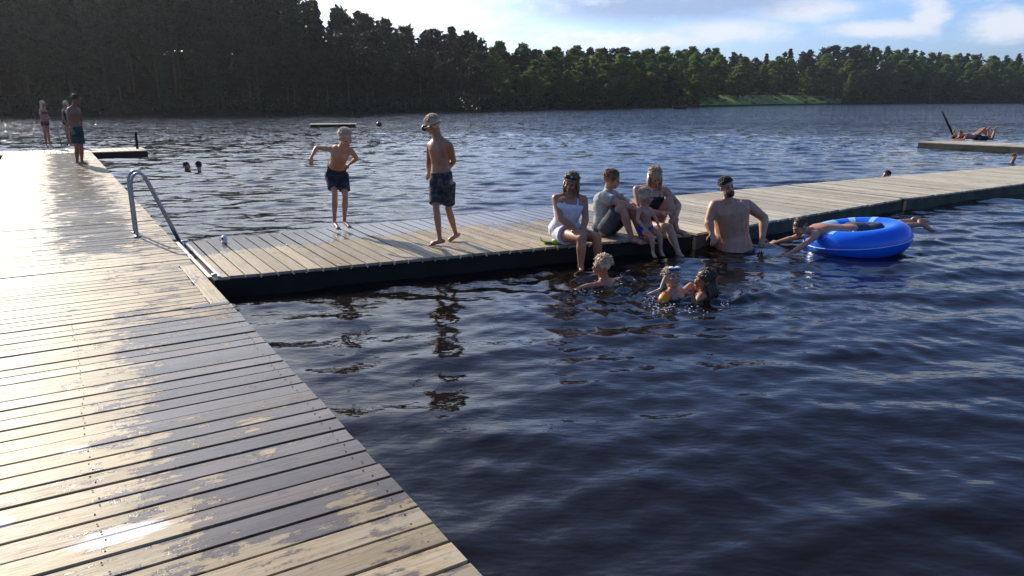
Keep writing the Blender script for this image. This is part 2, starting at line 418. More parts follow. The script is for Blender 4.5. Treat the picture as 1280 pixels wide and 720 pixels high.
# swimming raft
ra = G(386, 155.2, .22); rb = G(446, 154.8, .22)
rf = empty('swimming_raft', (ra+rb)/2, 'flat dark raft floating alone on the open lake above the bending boy', 'raft')
rd = (v2(rb)-v2(ra)).normalized(); rn = Vector((-rd.y, rd.x)); RL = (rb-ra).length
m = rect_boards([(v2(ra)+rd*(RL*i/26), v2(ra)+rd*(RL*i/26)+rn*2.4, v2(ra)+rd*(RL*(i+1)/26), v2(ra)+rd*(RL*(i+1)/26)+rn*2.4) for i in range(26)])
link('decking', m, M_FAR, rf)
m = MB(); m.beam(Z3(v2(ra)+rd*.1+rn*.1, .07), Z3(v2(rb)-rd*.1+rn*.1, .07), .08, .18); m.build('frame', M_DARKWOOD, rf); m = MB(); m.beam(Z3(v2(ra)+rd*.1+rn*2.3, .07), Z3(v2(rb)-rd*.1+rn*2.3, .07), .08, .18)
m.build('frame', M_DARKWOOD, rf)
m = MB(); m.beam(Z3(v2(ra)+rd*.35+rn*1.2, .03), Z3(v2(rb)-rd*.4+rn*1.2, .03), 2.0, .2); m.build('float', M_FLOAT, rf)
m = MB(); b = G(474, 157.5, 0); m.ell(b+Vector((0,0,.10)), (.2,.2,.2)); m.tube([b+Vector((0,0,.25)), b+Vector((0,0,.38))], [.03,.03], 8)
tag(m.build('mooring_buoy', M_BLACKP, None, True), 'small dark round buoy on the lake right of the raft', 'buoy')
# ladder
lad = empty('pool_ladder', G(172, 296), 'grey steel swimming ladder with two hooped handrails at the dock edge', 'ladder')
def rail(o):
    o = Vector(o)
    pts = []
    b = G(172, 296) + o; X = Vector((.8494,.5277,0))
    prof = [(0,0),(0,.3),(.0,.62),(.015,.70),(.06,.755),(.13,.765),(.19,.73),(.235,.66),(.34,.42),(.46,.16),(.53,0.0),(.60,-.16),(.64,-.3),(.66,-.9)]
    for u, z in prof: pts.append(b + X*(u*.82) + Vector((0,0,z)))
    # smooth
    for _ in range(2):
        q = [pts[0]]
        for a, c in zip(pts[:-1], pts[1:]): q += [a.lerp(c,.25), a.lerp(c,.75)]
        q.append(pts[-1]); pts = q
    m = MB(); m.tube(pts, .0165, 12); m.tube([b+Vector((0,0,.002)), b+Vector((0,0,.012))], .045, 14)
    return m
off = DOCKA.to_3d() * .34
for o in ((0,0,0), off): rail(o).build('handrail', M_METAL, lad, True)
for k in range(3):
    b = G(172,296) + Vector((.8494,.5277,0))*.54 + Vector((0,0,-.28-.25*k))
    m = MB(); m.tube([b, b+off], .018, 10); m.build('rung', M_METAL, lad, True)
# small white fitting with a black eye
e = G(280.5, 303)
fit = empty('deck_fitting', e, 'little white round fitting with a black eye on the pier near the ladder', 'fitting')
m = MB(); m.tube([e, e+Vector((0,0,.015))], [.035,.033], 16); m.ell(e+Vector((0,0,.045)), (.037,.035,.037), n=16, m=10); m.build('housing', M_WHITEP, fit, True)
m = MB(); m.ell(e+Vector((-.006,-.027,.048)), (.015,.011,.017)); m.build('eye', M_BLACKP, fit, True)
# green leaf-shaped toy / flipper by the woman
def _flip():
    g = G(693, 307) + Vector((0,.12,0))
    f_ = empty('swim_fin', g, 'bright lime green rubber swim fin lying on the pier edge beside the woman in white', 'swim fin')
    M_LIME = simple('lime_rubber', (.30,.62,.03), .4)
    m = MB(); a = U(675, 300, g.y) ; b_ = U(699, 304.5, g.y-.05)
    m.tube([Vector((a.x,a.y,DZ+.09)), Vector((a.x+.015,a.y,DZ+.04)), Vector((a.x+.06,a.y-.01,DZ+.018)), Vector((b_.x,b_.y,DZ+.02))], [.028,.045,.06,.035], 10, sx=.2, xax=(0,0,1))
    m.build('blade', M_LIME, f_, True)
    m = MB(); m.tube([Vector((b_.x-.08,b_.y,DZ+.03)), Vector((b_.x+.03,b_.y,DZ+.035))], [.032,.038], 12); m.build('foot_pocket', M_LIME, f_, True)
_flip()

# ------------------------------------------------------------------ shore
SH = [(-900,149),(-500,147),(0,144.5),(250,144),(430,142.5),(640,138.5),(800,135),(900,132.6),(1040,130.3),(1280,128.9),(1700,128.9)]
_t = []
for px_, py_ in SH:
    g = G(px_, py_, 0); _t.append((math.atan2(g.x, g.y), math.hypot(g.x, g.y)))
_t = [(R(-180), 70), (R(-120), 60), (R(-85), 60)] + [x for x in _t if x[0] > R(-80)] + [(R(85), 420), (R(120), 120), (R(180), 70)]
_az = np.array([a for a, r in _t]); _lr = np.log([r for a, r in _t])
def shore(az): return math.exp(np.interp(az, _az, _lr)) + 2.2*math.sin(az*41) + 1.3*math.sin(az*97+1)
_D = np.array([-400,-12,-3,-.3,.25,1.5,6,20,50,120,400,3000.]); _H = np.array([-2.2,-1.6,-.6,-.06,.22,.5,1.2,3.2,7.5,13,20,24.])
def ground(x, y):
    az = math.atan2(x, y); d = math.hypot(x, y) - shore(az)
    return float(np.interp(d, _D, _H)) + (.25*noise.noise(Vector((x*.15, y*.15, 0))) if d > .5 else 0)
def polar(az, d, dz=0.0):
    r = shore(az) + d; x, y = r*math.sin(az), r*math.cos(az); return Vector((x, y, ground(x, y) + dz))
def az_of(px): return math.atan((px-640)/ (F*ct + (CY-HOR)*st))
V, Fc = [], []
azs = np.concatenate([np.radians(np.arange(-180, -60, 4)), np.radians(np.arange(-60, 60, .5)), np.radians(np.arange(60, 180, 4))])
ds = [-3, -.3, .25, .8, 1.5, 3, 6, 11, 20, 33, 50, 80, 120, 200, 400, 1000, 3000]
V.append((0,0,-2.2)); fr = (.3, .7, .93)
for a in azs:
    r0 = shore(a)
    for f_ in fr: V.append((r0*f_*math.sin(a), r0*f_*math.cos(a), -2.0))
    for d in ds:
        p = polar(a, d); V.append(tuple(p))
K = len(ds) + 3; n_ = len(azs)
for i in range(n_):
    j = (i+1) % n_
    Fc.append((0, 1+j*K, 1+i*K))
    for k in range(K-1): Fc.append((1+i*K+k, 1+j*K+k, 1+j*K+k+1, 1+i*K+k+1))
me = bpy.data.meshes.new('terrain'); me.from_pydata(V, [], Fc)
M_FLOOR = simple('forest_floor', (.035,.034,.018), 1.0, scale=.6, var=.2, bump=.5, bscale=2, spec=0)
tag(link('terrain', me, M_FLOOR, None, True), kind='structure')

# ------------------------------------------------------------------ lake
WAKES = []
def build_water():
    th = np.radians(np.concatenate([np.arange(-180,-62,3.0), np.arange(-62,-41,.25), np.arange(-41,42,.13), np.arange(42,62,.25), np.arange(62,180.1,3.0)]))
    rs = [0.25]
    while rs[-1] < 640: rs.append(rs[-1] * (1.0055 if rs[-1] < 5 else 1.0036 if rs[-1] < 42 else 1.014) + .001)
    rs = np.array(rs); nr, na = len(rs), len(th)
    Rr, Th = np.meshgrid(rs, th, indexing='ij')
    X = (Rr*np.sin(Th)).ravel(); Y = (Rr*np.cos(Th)).ravel(); RR = Rr.ravel()
    lam = np.exp(rng.uniform(np.log(.13), np.log(3.2), 110))
    ang = rng.normal(R(-10), R(36), 110); ang = np.where((lam > .35) & (lam < 1.6), R(-10) + (ang-R(-10))*.6, ang); ph = rng.uniform(0, 2*math.pi, 110)
    Zh = np.zeros_like(X); DX = np.zeros_like(X); DY = np.zeros_like(X)
    cell = np.maximum(RR*np.where((RR > 5) & (RR < 42), .0036, .0055), .006)
    for l, a, p in zip(lam, ang, ph):
        k = 2*math.pi/l; slope = .0125 * (1.9 if .35 < l < 1.3 else 1.7 if l < .35 else .42) * (.75 if l > 2 else 1)
        amp = slope/k
        w = np.clip((l/cell - 3.0)/3.0, 0, 1)
        idx = np.nonzero(w > 0)[0]
        kx, ky = k*math.sin(a), k*math.cos(a)
        arg = kx*X[idx] + ky*Y[idx] + p
        s = np.sin(arg)*amp*w[idx]; c = np.cos(arg)*amp*w[idx]
        Zh[idx] += c; DX[idx] -= s*math.sin(a)*.8; DY[idx] -= s*math.cos(a)*.8
    # patches of stronger and weaker chop
    mod = .85 + .25*np.sin(X*.31+Y*.12+1)*np.sin(Y*.23-X*.17+2) + .15*np.sin(X*.9-Y*.5)*np.sin(Y*.7+.4)
    # lee of the pier: calmer near the viewer
    mod *= .62 + .38*np.clip((RR-4.5)/6, 0, 1)
    Zh *= mod; DX *= mod; DY *= mod
    for (cx, cy, am, ll) in WAKES:
        r = np.hypot(X-cx, Y-cy); m_ = np.exp(-r/(.45))*np.clip(r/.15, 0, 1)
        Zh += am*np.sin(2*math.pi*r/ll)*m_
    co = np.stack([X+DX, Y+DY, Zh], 1).astype(np.float32)
    ii = np.arange(nr-1)[:,None]*na + np.arange(na-1)[None,:]
    quads = np.stack([ii, ii+1, ii+na+1, ii+na], -1).reshape(-1,4)[:, ::-1].astype(np.int32)
    me = bpy.data.meshes.new('lake_water')
    me.vertices.add(len(co)); me.vertices.foreach_set('co', co.ravel())
    me.loops.add(quads.size); me.loops.foreach_set('vertex_index', quads.ravel())
    me.polygons.add(len(quads)); me.polygons.foreach_set('loop_start', np.arange(0, quads.size, 4, dtype=np.int32))
    me.polygons.foreach_set('loop_total', np.full(len(quads), 4, dtype=np.int32))
    me.polygons.foreach_set('use_smooth', np.ones(len(quads), dtype=bool))
    me.update(); me.validate()
    m, nt, b = new_mat('lake_water_surface'); n = N(nt)
    pos = n.n('ShaderNodeNewGeometry').outputs['Position']
    b.inputs['Base Color'].default_value = (.008,.006,.0045,1); b.inputs['IOR'].default_value = 1.33
    mp = n.map(pos, (1, 2.1, 1))
    h = n.math('MULTIPLY', n.noise(mp, 2.2, 3, .6), .030)
    h = n.math('ADD', h, n.math('MULTIPLY', n.noise(n.map(pos, (1, 1.6, 1), (3,1,0)), 9, 3, .6), .0048))
    h = n.math('ADD', h, n.math('MULTIPLY', n.noise(n.map(pos, (.35, 1.0, 1), (9,4,0)), .9, 3, .6), .06))
    ln = n.n('ShaderNodeVectorMath', operation='LENGTH'); n.set(ln, 0, pos)
    far = n.ramp(ln.outputs['Value'], 12, 60)        # the open lake is choppier than the water between the piers
    nearh = n.math('MULTIPLY', h, n.math('SUBTRACT', .40, n.math('MULTIPLY', far, .3)))
    def chop(sc, mp_, seed):
        t = n.n('ShaderNodeTexNoise'); n.set(t, 'Vector', n.map(pos, mp_, seed)); n.set(t, 'Scale', sc); n.set(t, 'Detail', 4); n.set(t, 'Roughness', .6)
        q = n.n('ShaderNodeVectorMath', operation='SUBTRACT'); n.set(q, 0, t.outputs['Color']); n.set(q, 1, (.5,.5,.5)); return q.outputs[0]
    ad = n.n('ShaderNodeVectorMath', operation='ADD'); n.set(ad, 0, chop(6.5, (.7,1.3,1), (4,2,0))); n.set(ad, 1, chop(2.3, (.5,1.2,1), (8,1,3)))
    patch = n.ramp(n.noise(n.map(pos, (.03,.10,1)), 1.0, 4, .6), .35, .65, .6, 1.15)
    am = n.math('MULTIPLY', n.math('MULTIPLY', far, 2.1), patch)
    cx_ = n.n('ShaderNodeCombineXYZ'); n.set(cx_, 0, am); n.set(cx_, 1, am); n.set(cx_, 2, 0.0)
    ml = n.n('ShaderNodeVectorMath', operation='MULTIPLY'); n.set(ml, 0, ad.outputs[0]); n.set(ml, 1, cx_.outputs[0])
    nn_ = n.n('ShaderNodeVectorMath', operation='ADD'); n.set(nn_, 0, n.n('ShaderNodeNewGeometry').outputs['Normal']); n.set(nn_, 1, ml.outputs[0])
    nz_ = n.n('ShaderNodeVectorMath', operation='NORMALIZE'); n.set(nz_, 0, nn_.outputs[0])
    b.inputs['Roughness'].default_value = .04; b.inputs['Specular IOR Level'].default_value = .42
    bp = n.n('ShaderNodeBump'); n.set(bp, 'Strength', 1.0); n.set(bp, 'Distance', 1.0); n.set(bp, 'Height', nearh); n.set(bp, 'Normal', nz_.outputs[0])
    nt.links.new(bp.outputs[0], b.inputs['Normal'])
    return tag(link('lake_water', me, m), kind='structure')

# ------------------------------------------------------------------ trees
def leaf_mat(name, c1, c2, trans=.35):
    m, nt, b = new_mat(name); n = N(nt)
    oi = n.n('ShaderNodeObjectInfo').outputs['Random']
    pos = n.n('ShaderNodeNewGeometry').outputs['Position']
    f = n.math('ADD', n.math('MULTIPLY', n.noise(pos, .55, 3), .7), n.math('MULTIPLY', oi, .5))
    col = n.mix(n.ramp(f, .3, .9), c4(c1), c4(c2))
    nt.links.new(col, b.inputs['Base Color']); b.inputs['Roughness'].default_value = .6; b.inputs['Specular IOR Level'].default_value = .25
    tr = n.n('ShaderNodeBsdfTranslucent'); nt.links.new(col, tr.inputs[0])
    ms = n.n('ShaderNodeMixShader'); n.set(ms, 0, trans)
    nt.links.new(b.outputs[0], ms.inputs[1]); nt.links.new(tr.outputs[0], ms.inputs[2])
    nt.links.new(ms.outputs[0], nt.nodes['Material Output'].inputs[0]); return m
M_PINE = leaf_mat('pine_needles', (.017,.030,.015), (.034,.048,.020), .10)
M_SPRUCE = leaf_mat('spruce_needles', (.018,.034,.018), (.034,.052,.022), .12)
M_LEAF = leaf_mat('broad_leaves', (.070,.120,.026), (.16,.22,.045), .42)
M_BIRCH = leaf_mat('birch_leaves', (.075,.115,.028), (.14,.17,.045), .4)
M_WOODS = leaf_mat('wood_mass', (.015,.027,.014), (.030,.045,.018), .10)
M_BARK = simple('dark_bark', (.09,.07,.055), .9, scale=4)
M_PBARK = simple('pine_bark', (.13,.08,.05), .9, scale=3, col2=(.07,.055,.04))
M_WBARK = simple('birch_bark', (.70,.68,.62), .8, scale=5, col2=(.25,.24,.22))
def cards(cen, size, up=.0):
    n = len(cen); a = rng.normal(size=(n,3)); a[:,2] += up
    a /= np.linalg.norm(a, axis=1)[:,None]
    b = rng.normal(size=(n,3)); u = np.cross(a, b); u /= np.linalg.norm(u, axis=1)[:,None]; v = np.cross(a, u)
    s = (size*rng.uniform(.55,1.3,n))[:,None]
    asp = rng.uniform(.5,.9,n)[:,None]
    q = np.stack([cen-u*s, cen-v*s*asp, cen+u*s, cen+v*s*asp*.8], 1)
    return q.reshape(-1,3)
def crown_mesh(name, pts):
    n = len(pts)//4; me = bpy.data.meshes.new(name)
    me.vertices.add(len(pts)); me.vertices.foreach_set('co', pts.astype(np.float32).ravel())
    me.loops.add(len(pts)); me.loops.foreach_set('vertex_index', np.arange(len(pts), dtype=np.int32))
    me.polygons.add(n); me.polygons.foreach_set('loop_start', np.arange(0, len(pts), 4, dtype=np.int32)); me.polygons.foreach_set('loop_total', np.full(n, 4, dtype=np.int32))
    me.update(); return me
def blob(c, r, n, shell=.55):
    d = rng.normal(size=(n,3)); d /= np.linalg.norm(d, axis=1)[:,None]
    rad = rng.uniform(shell, 1, n)[:,None]; return np.array(c) + d*rad*np.array(r)
def make_pine(seed):
    random.seed(seed); H = 16.0; tm = MB(); lean = (random.uniform(-.4,.4), random.uniform(-.4,.4))
    tp = [Vector((lean[0]*t*t, lean[1]*t*t, H*t*.97)) for t in (0,.2,.4,.6,.8,1)]
    tm.tube(tp, [.24,.19,.16,.13,.08,.02], 7); P = []
    z = H*random.uniform(.28,.42)
    while z < H*.98:
        t = z/H; wid = 3.5*(1-((t-.62)/.42)**2 if t > .62 else .65+.35*(t-.3)/.32)*1.0 + .3
        for _ in range(random.choice((2,3,3))):
            a = random.uniform(0, 2*math.pi); L = max(.5, wid*random.uniform(.55,1.1)); c0 = Vector((lean[0]*t*t, lean[1]*t*t, z))
            e = c0 + Vector((math.cos(a)*L, math.sin(a)*L, L*random.uniform(.05,.45)))
            tm.tube([c0, c0.lerp(e,.5)+Vector((0,0,-.08)), e], [.05,.035,.012], 4)
            for q_ in (.5,.8,1.0):
                if L < 1.2 and q_ < .7: continue
                c = c0.lerp(e, q_) + Vector((random.uniform(-.25,.25), random.uniform(-.25,.25), .1))
                P.append(blob(c, (1.0,1.0,.5), 42, .15))
        z += random.uniform(.3,.55)
    P.append(blob((lean[0],lean[1],H*.97), (.5,.5,.7), 26, .1))
    return tm.mesh('trunk'), crown_mesh('crown', cards(np.concatenate(P), .25))
def make_spruce(seed):
    random.seed(seed); H = 16.0; tm = MB(); tm.tube([(0,0,0),(0,0,H*.5),(0,0,H)], [.2,.12,.015], 7); P = []
    z = H*.10
    while z < H*.99:
        t = z/H; wid = 3.0*(1-t)**.8 + .12
        nb_ = 5 if t < .8 else 4
        for i in range(nb_):
            a = random.uniform(0, 2*math.pi); L = wid*random.uniform(.7,1.12)
            e = Vector((math.cos(a)*L, math.sin(a)*L, z - L*.22))
            k = max(3, int(L*5)); ts = rng.uniform(.15,1,k*5)[:,None]
            pts = np.array([0,0,z])*(1-ts) + np.array(e)*ts; pts[:,2] += .12*np.sin(ts[:,0]*3) - .1
            P.append(pts + rng.normal(size=pts.shape)*np.array([.16,.16,.12]))
        z += .30 + .25*(1-t)
    return tm.mesh('trunk'), crown_mesh('crown', cards(np.concatenate(P), .31))
def make_broad(seed, H=15.0, W=3.6, low=.10, n=78, size=.26, droop=0):
    random.seed(seed); tm = MB()
    tp = [Vector((random.uniform(-.12,.12)*i, random.uniform(-.12,.12)*i, H*.17*i)) for i in range(6)]; tp[0] = Vector((0,0,0))
    tm.tube(tp, [.22,.18,.15,.11,.07,.03], 7); P = []
    for i in range(n):
        t = low + (1-low)*random.random()**.8; a = random.uniform(0, 2*math.pi)
        prof = math.sin(math.pi*min(1, max(.05,(t-low+.06)/(1.04-low)))**.8)
        rr = W*prof*math.sqrt(random.uniform(.15,1)); c0 = Vector((0,0,max(H*.12, H*(t-.14))))
        c = Vector((math.cos(a)*rr, math.sin(a)*rr, H*t*.96 - droop*rr*.25))
        if i % 2 == 0: tm.tube([c0, c0.lerp(c,.5)+Vector((0,0,.2)), c], [.06,.04,.012], 4)
        s = random.uniform(.6,1.15)
        P.append(blob(c, (1.05*s,1.05*s,.75*s), int(125*s), .35))
    return tm.mesh('trunk'), crown_mesh('crown', cards(np.concatenate(P), size, .5))
PINES = [make_pine(i) for i in (11,12,13,14,15)]
SPRUCES = [make_spruce(i) for i in (21,22,23)]
BROADS = [make_broad(i, W=w) for i, w in ((31,4.4),(32,5.2),(33,3.8),(34,4.8))]
BIRCHES = [make_broad(41, W=3.1, low=.2, droop=1), make_broad(42, W=3.4, low=.16, droop=1)]
for ms, bm, lm in ((PINES,M_PBARK,M_PINE),(SPRUCES,M_BARK,M_SPRUCE),(BROADS,M_BARK,M_LEAF),(BIRCHES,M_WBARK,M_BIRCH)):
    for t_, c_ in ms: t_.materials.append(bm); c_.materials.append(lm); t_.polygons.foreach_set('use_smooth', [True]*len(t_.polygons))
random.seed(5)
def plant(name, proto, loc, h, label, group, nominal):
    e = empty(name, loc, label, 'tree', group, random.uniform(0, 6.28))
    s = h/nominal; sx = s*random.uniform(.85,1.15)*(1.45 if 'far middle' in label or 'right shore' in label or 'clearing' in label else 1.0)
    for nm, me in (('trunk', proto[0]), ('crown', proto[1])):
        o = bpy.data.objects.new(nm, me); C.objects.link(o); o.parent = e; o.scale = (sx, sx, s)
    return e
TT = [(-700,-70),(-300,-95),(0,-80),(300,-55),(370,-22),(395,-2),(430,6),(470,17),(520,37),(560,33),(600,42),(640,50),(680,57),(720,52),(760,60),(800,60),(850,54),(890,60),(930,65),(960,66),(1000,60),(1040,57),(1080,54),(1150,61),(1200,65),(1280,69),(1700,72)]
tpx = np.array([a for a,b in TT]); tpy = np.array([b for a,b in TT])
GRP = {'pine':'pines along the wooded shores','spruce':'spruces in the wooded shores','broad':'leafy trees along the wooded shores','birch':'birches along the wooded shores'}
def reach(loc, py):
    # height for which the top of a tree at loc shows at photo row py
    lo, hi = 1, 60
    for _ in range(24):
        mid = (lo+hi)/2
        if PX((loc.x, loc.y, loc.z+mid))[1] > py: lo = mid
        else: hi = mid
    return hi
rows = [(2.2,.38,.62,0),(6,.50,.80,1),(12,.66,.93,2),(19,.86,.98,3),(28,.93,1.03,4)]
cnt = {}
for d0, f0, f1, k in rows:
    az = R(-66)
    while az < R(44):
        r0 = shore(az); sp = (4.6 if r0 < 170 else 3.4 + r0*.0135) * (1 if k < 3 else .95)
        if az < R(-38): sp *= 1.7
        az += sp*random.uniform(.75,1.25)/r0
        px = 640 + math.tan(az)*(F*ct+(CY-HOR)*st)
        d = d0*random.uniform(.8,1.25)*(1 if r0 < 170 else 1.5)
        if (955 < px < 1050 and k < 2) or (885 < px < 960 and k == 0): continue
        if 900 < px < 1035 and k == 2: d += 14
        if px < -700: px = -700
        p = polar(az, d, -.1); base_py = PX(p)[1]
        T = float(np.interp(px, tpx, tpy)); shy = float(np.interp(px, [a for a,b in SH], [b for a,b in SH]))
        hpx = (shy - T)*random.uniform(f0, f1)
        h = reach(p, shy - hpx)
        u = random.random()
        if px < 600: kind = 'pine' if u < (.6 if k < 2 else .75) else 'spruce' if u < (.9 if k < 2 else .97) or px < 390 else 'broad'
        elif px < 900: kind = 'broad' if u < (.9 if k < 3 else .82) else 'pine' if u < .97 else 'spruce'
        else: kind = 'broad' if u < (.88 if k < 3 else .6) else 'birch' if u < (.96 if k < 3 else .65) else 'spruce' if u < .9 else 'pine'
        h = max(4.0, min(h, 38)) 
        pr, nm, nomi = {'pine':(PINES,'pine_tree',16.4),'spruce':(SPRUCES,'spruce_tree',16.1),'broad':(BROADS,'leafy_tree',15.3),'birch':(BIRCHES,'birch_tree',15.3)}[kind]
        where = ('on the dark left shore' if px < 400 else 'on the shore under the bright sky' if px < 640 else 'on the far middle shore' if px < 890 else 'behind the lakeside clearing' if px < 1050 else 'on the distant right shore')
        row = ('at the water edge' if k == 0 else 'near the wood front' if k == 1 else 'deep in the wood' if k == 2 else 'topping the skyline')
        ad = {'pine':'dark green pine','spruce':'dark narrow spruce','broad':'rounded green leafy tree','birch':'light green birch with a pale trunk'}[kind]
        plant(nm, random.choice(pr), p, h, f'{ad} {row} {where}', GRP[kind], nomi)
        cnt[kind] = cnt.get(kind, 0) + 1
print('TREES', cnt)
# the single birch at the right end of the clearing and a few trees standing in it
for px_, d, top, kind, lab in ((1040, 3, 84, 'birch', 'tall birch with a white trunk at the right end of the grassy clearing'),
        (1062, 3.5, 88, 'broad', 'round leafy tree just right of the white trunked birch'),
        (925, 16, 82, 'birch', 'light green birch behind the white tent in the clearing'),
        (952, 20, 80, 'broad', 'leafy tree standing over the dark picnic tables'),
        (985, 24, 84, 'birch', 'slender birch at the middle of the clearing'),
        (1008, 20, 82, 'broad', 'leafy tree at the upper right edge of the clearing')):
    p = polar(az_of(px_), d, -.1); pr, nm = ((BIRCHES,'birch_tree') if kind == 'birch' else (BROADS,'leafy_tree'))
    plant(nm, random.choice(pr), p, reach(p, top), lab, None, 15.3)
# shrubs at the water's edge
P = []
az = R(-62)
while az < R(42):
    r0 = shore(az); az += random.uniform(.5,1.1)*(1 if r0 < 170 else 2.2)/r0
    px = 640 + math.tan(az)*(F*ct+(CY-HOR)*st)
    if 890 < px < 1040: continue
    s = random.uniform(.5,1.5)*(1.5 if px < 700 else 1 if r0 < 170 else 1.5); p = polar(az, random.uniform(.1,2.2), s*.5)
    P.append(blob(tuple(p), (s*1.1,s*1.1,s*.9), 55, .3))
tag(link('undergrowth', crown_mesh('undergrowth', cards(np.concatenate(P), .24)), M_WOODS), 'low shrubs and undergrowth overhanging the water along the shores', 'undergrowth', None, 'stuff')
# the wood farther up the slope, one mass
P = []
az = R(-66)
while az < R(43):
    r0 = shore(az); az += random.uniform(2.2,3.8)*(1 if r0 < 170 else 2.0)/r0
    px = max(-690, 640 + math.tan(az)*(F*ct+(CY-HOR)*st)); k_ = 1 if r0 < 170 else 1.5
    T = float(np.interp(px, tpx, tpy)); 
    for d in (33, 42, 54):
        p = polar(az, d*k_*random.uniform(.9,1.1)); h = reach(p, T + random.uniform(3, 16))
        if h < 3: continue
        for t in np.linspace(.08, .98, int(5+h*.42)):
            wd = (3.6*k_)*math.sqrt(max(.04, 1-t**2.2))
            P.append(blob((p.x+random.uniform(-.8,.8), p.y+random.uniform(-.8,.8), p.z+h*t), (wd,wd,h*.09), int(40), .3))
tag(link('woods', crown_mesh('woods', cards(np.concatenate(P), .62)), M_WOODS), 'dense dark wood covering the slopes behind the shoreline trees', 'woods', None, 'stuff')
# clearing
V, Fc = [], []; na_ = 40; dd = [.4,1,2,3.5,6,9,12,15,17,19]
for i in range(na_+1):
    a = az_of(875 + (1052-875)*i/na_)
    for d in dd: V.append(tuple(polar(a, d, .06)))
for i in range(na_):
    for k in range(len(dd)-1):
        a = i*len(dd)+k; Fc.append((a+len(dd), a, a+1, a+len(dd)+1))
me = bpy.data.meshes.new('meadow'); me.from_pydata(V, [], Fc)
tag(link('meadow', me, simple('meadow_grass', (.27,.32,.05), .9, scale=.12, col2=(.12,.17,.035), bump=.6, bscale=3), None, True), kind='structure')
P = []
for i in range(900):
    p = polar(az_of(random.uniform(880,1048)), random.uniform(.3,26), .12); P.append(blob(tuple(p), (.5,.5,.16), 5, .1))
tag(link('grass', crown_mesh('grass', cards(np.concatenate(P), .14)), leaf_mat('grass_blades', (.10,.17,.03), (.19,.24,.05))), 'short sunlit grass in the lakeside clearing', 'grass', None, 'stuff')
# things in the clearing
g = polar(az_of(927), 14); tn = empty('camping_tent', g, 'tiny white tent standing in the far lakeside clearing', 'tent')
M_TENT = simple('white_canvas', (.8,.8,.78), .7)
m = MB(); w, l, h = 1.1, 1.0, 1.15
m.add([g+Vector(v) for v in ((-w,-l,0),(w,-l,0),(w,l,0),(-w,l,0),(0,-l,h),(0,l,h))], [(0,1,4),(2,3,5),(1,2,5,4),(3,0,4,5),(0,3,2,1)]); m.build('canopy', M_TENT, tn)
m = MB(); m.add([g+Vector(v) for v in ((-.35,-l-.01,.0),(.35,-l-.01,.0),(0,-l-.01,1.1))], [(0,1,2)]); m.build('flap', simple('tent_door', (.35,.36,.36), .8), tn)
for i, px_ in enumerate((961, 972)):
    g = polar(az_of(px_), 13 + i*2)
    t_ = empty('picnic_table', g, ('dark wooden picnic table in the clearing, the one nearer the white tent' if i == 0 else 'dark wooden picnic table in the clearing, the one farther from the white tent'), 'picnic table', 'picnic tables in the clearing')
    m = MB(); m.box(g+Vector((0,0,.75)), (2.2,.8,.05)); m.build('table_top', M_DARKWOOD, t_)
    for s_ in (-1,1):
        m = MB(); m.box(g+Vector((0,.75*s_,.45)), (2.2,.28,.05)); m.build('bench', M_DARKWOOD, t_)
        m = MB(); m.beam(g+Vector((.8*s_,-.8,.42)), g+Vector((.8*s_,.8,.42)), .08,.08); m.beam(g+Vector((.8*s_,-.6,0)), g+Vector((.8*s_,-.25,.72)), .08,.08); m.beam(g+Vector((.8*s_,.6,0)), g+Vector((.8*s_,.25,.72)), .08,.08); m.build('leg', M_DARKWOOD, t_)
# rowing boat
g = G(850, 136.3, 0); bt = empty('rowing_boat', g, 'small dark rowing boat floating off the middle of the far shore', 'boat')
L = (G(859,136.3,0)-G(841,136.3,0)).length; m = MB(); ns = 12; ring = []
vs = []; 
for i in range(ns+1):
    t = i/ns; w = .75*math.sin(math.pi*min(1, .12+t*.88))**.6*(1 if t < .9 else .9); x = (t-.5)*L; sh = .55+.25*abs(t-.5)**2*4
    for (yy, zz) in ((-1,sh),(-.75,.08),(0,-.12),(.75,.08),(1,sh),(.9,sh-.02),(.6,.14),(0,.0),(-.6,.14),(-.9,sh-.02)):
        vs.append(g+Vector((x*(1+.06*(zz>.3)), yy*w, zz)))
fs = []
for i in range(ns):
    for k in range(10): fs.append((i*10+k, i*10+(k+1)%10, (i+1)*10+(k+1)%10, (i+1)*10+k))
fs += [tuple(range(10)), tuple(ns*10+k for k in range(9,-1,-1))]
m.add(vs, fs); m.build('hull', simple('boat_hull', (.06,.03,.025), .5), bt, True)
for x in (-.22,.2):
    m = MB(); m.box(g+Vector((x*L,0,.36)), (.3,1.25,.04)); m.build('seat', M_DARKWOOD, bt)
# ------------------------------------------------------------------ sky and sun
w = bpy.data.worlds.new('World'); scn.world = w; w.use_nodes = True; nt = w.node_tree; n = N(nt)
bg = nt.nodes['Background']
sky = n.n('ShaderNodeTexSky', sky_type='NISHITA'); sky.sun_disc = False; sky.sun_elevation = SUN_EL; sky.sun_rotation = SUN_AZ
sky.air_density = .8; sky.dust_density = 1.6; sky.ozone_density = 3.0
tc = n.n('ShaderNodeTexCoord').outputs['Generated']
sp = n.n('ShaderNodeSeparateXYZ'); n.set(sp, 0, tc)
azn = n.math('ARCTAN2', sp.outputs[0], sp.outputs[1]); eln = n.math('ARCSINE', sp.outputs[2])
cv = n.n('ShaderNodeCombineXYZ'); n.set(cv, 0, azn); n.set(cv, 1, n.math('MULTIPLY', eln, 2.6)); n.set(cv, 2, 0.0)
nz = n.noise(cv.outputs[0], 8.0, 7, .66); nz2 = n.noise(n.map(cv.outputs[0], (1,1,1), (5,3,1)), 30.0, 6, .68)
def pe(px, py):
    d = ray(px, py); return math.atan2(d.x, d.y), math.asin(d.z/d.length)
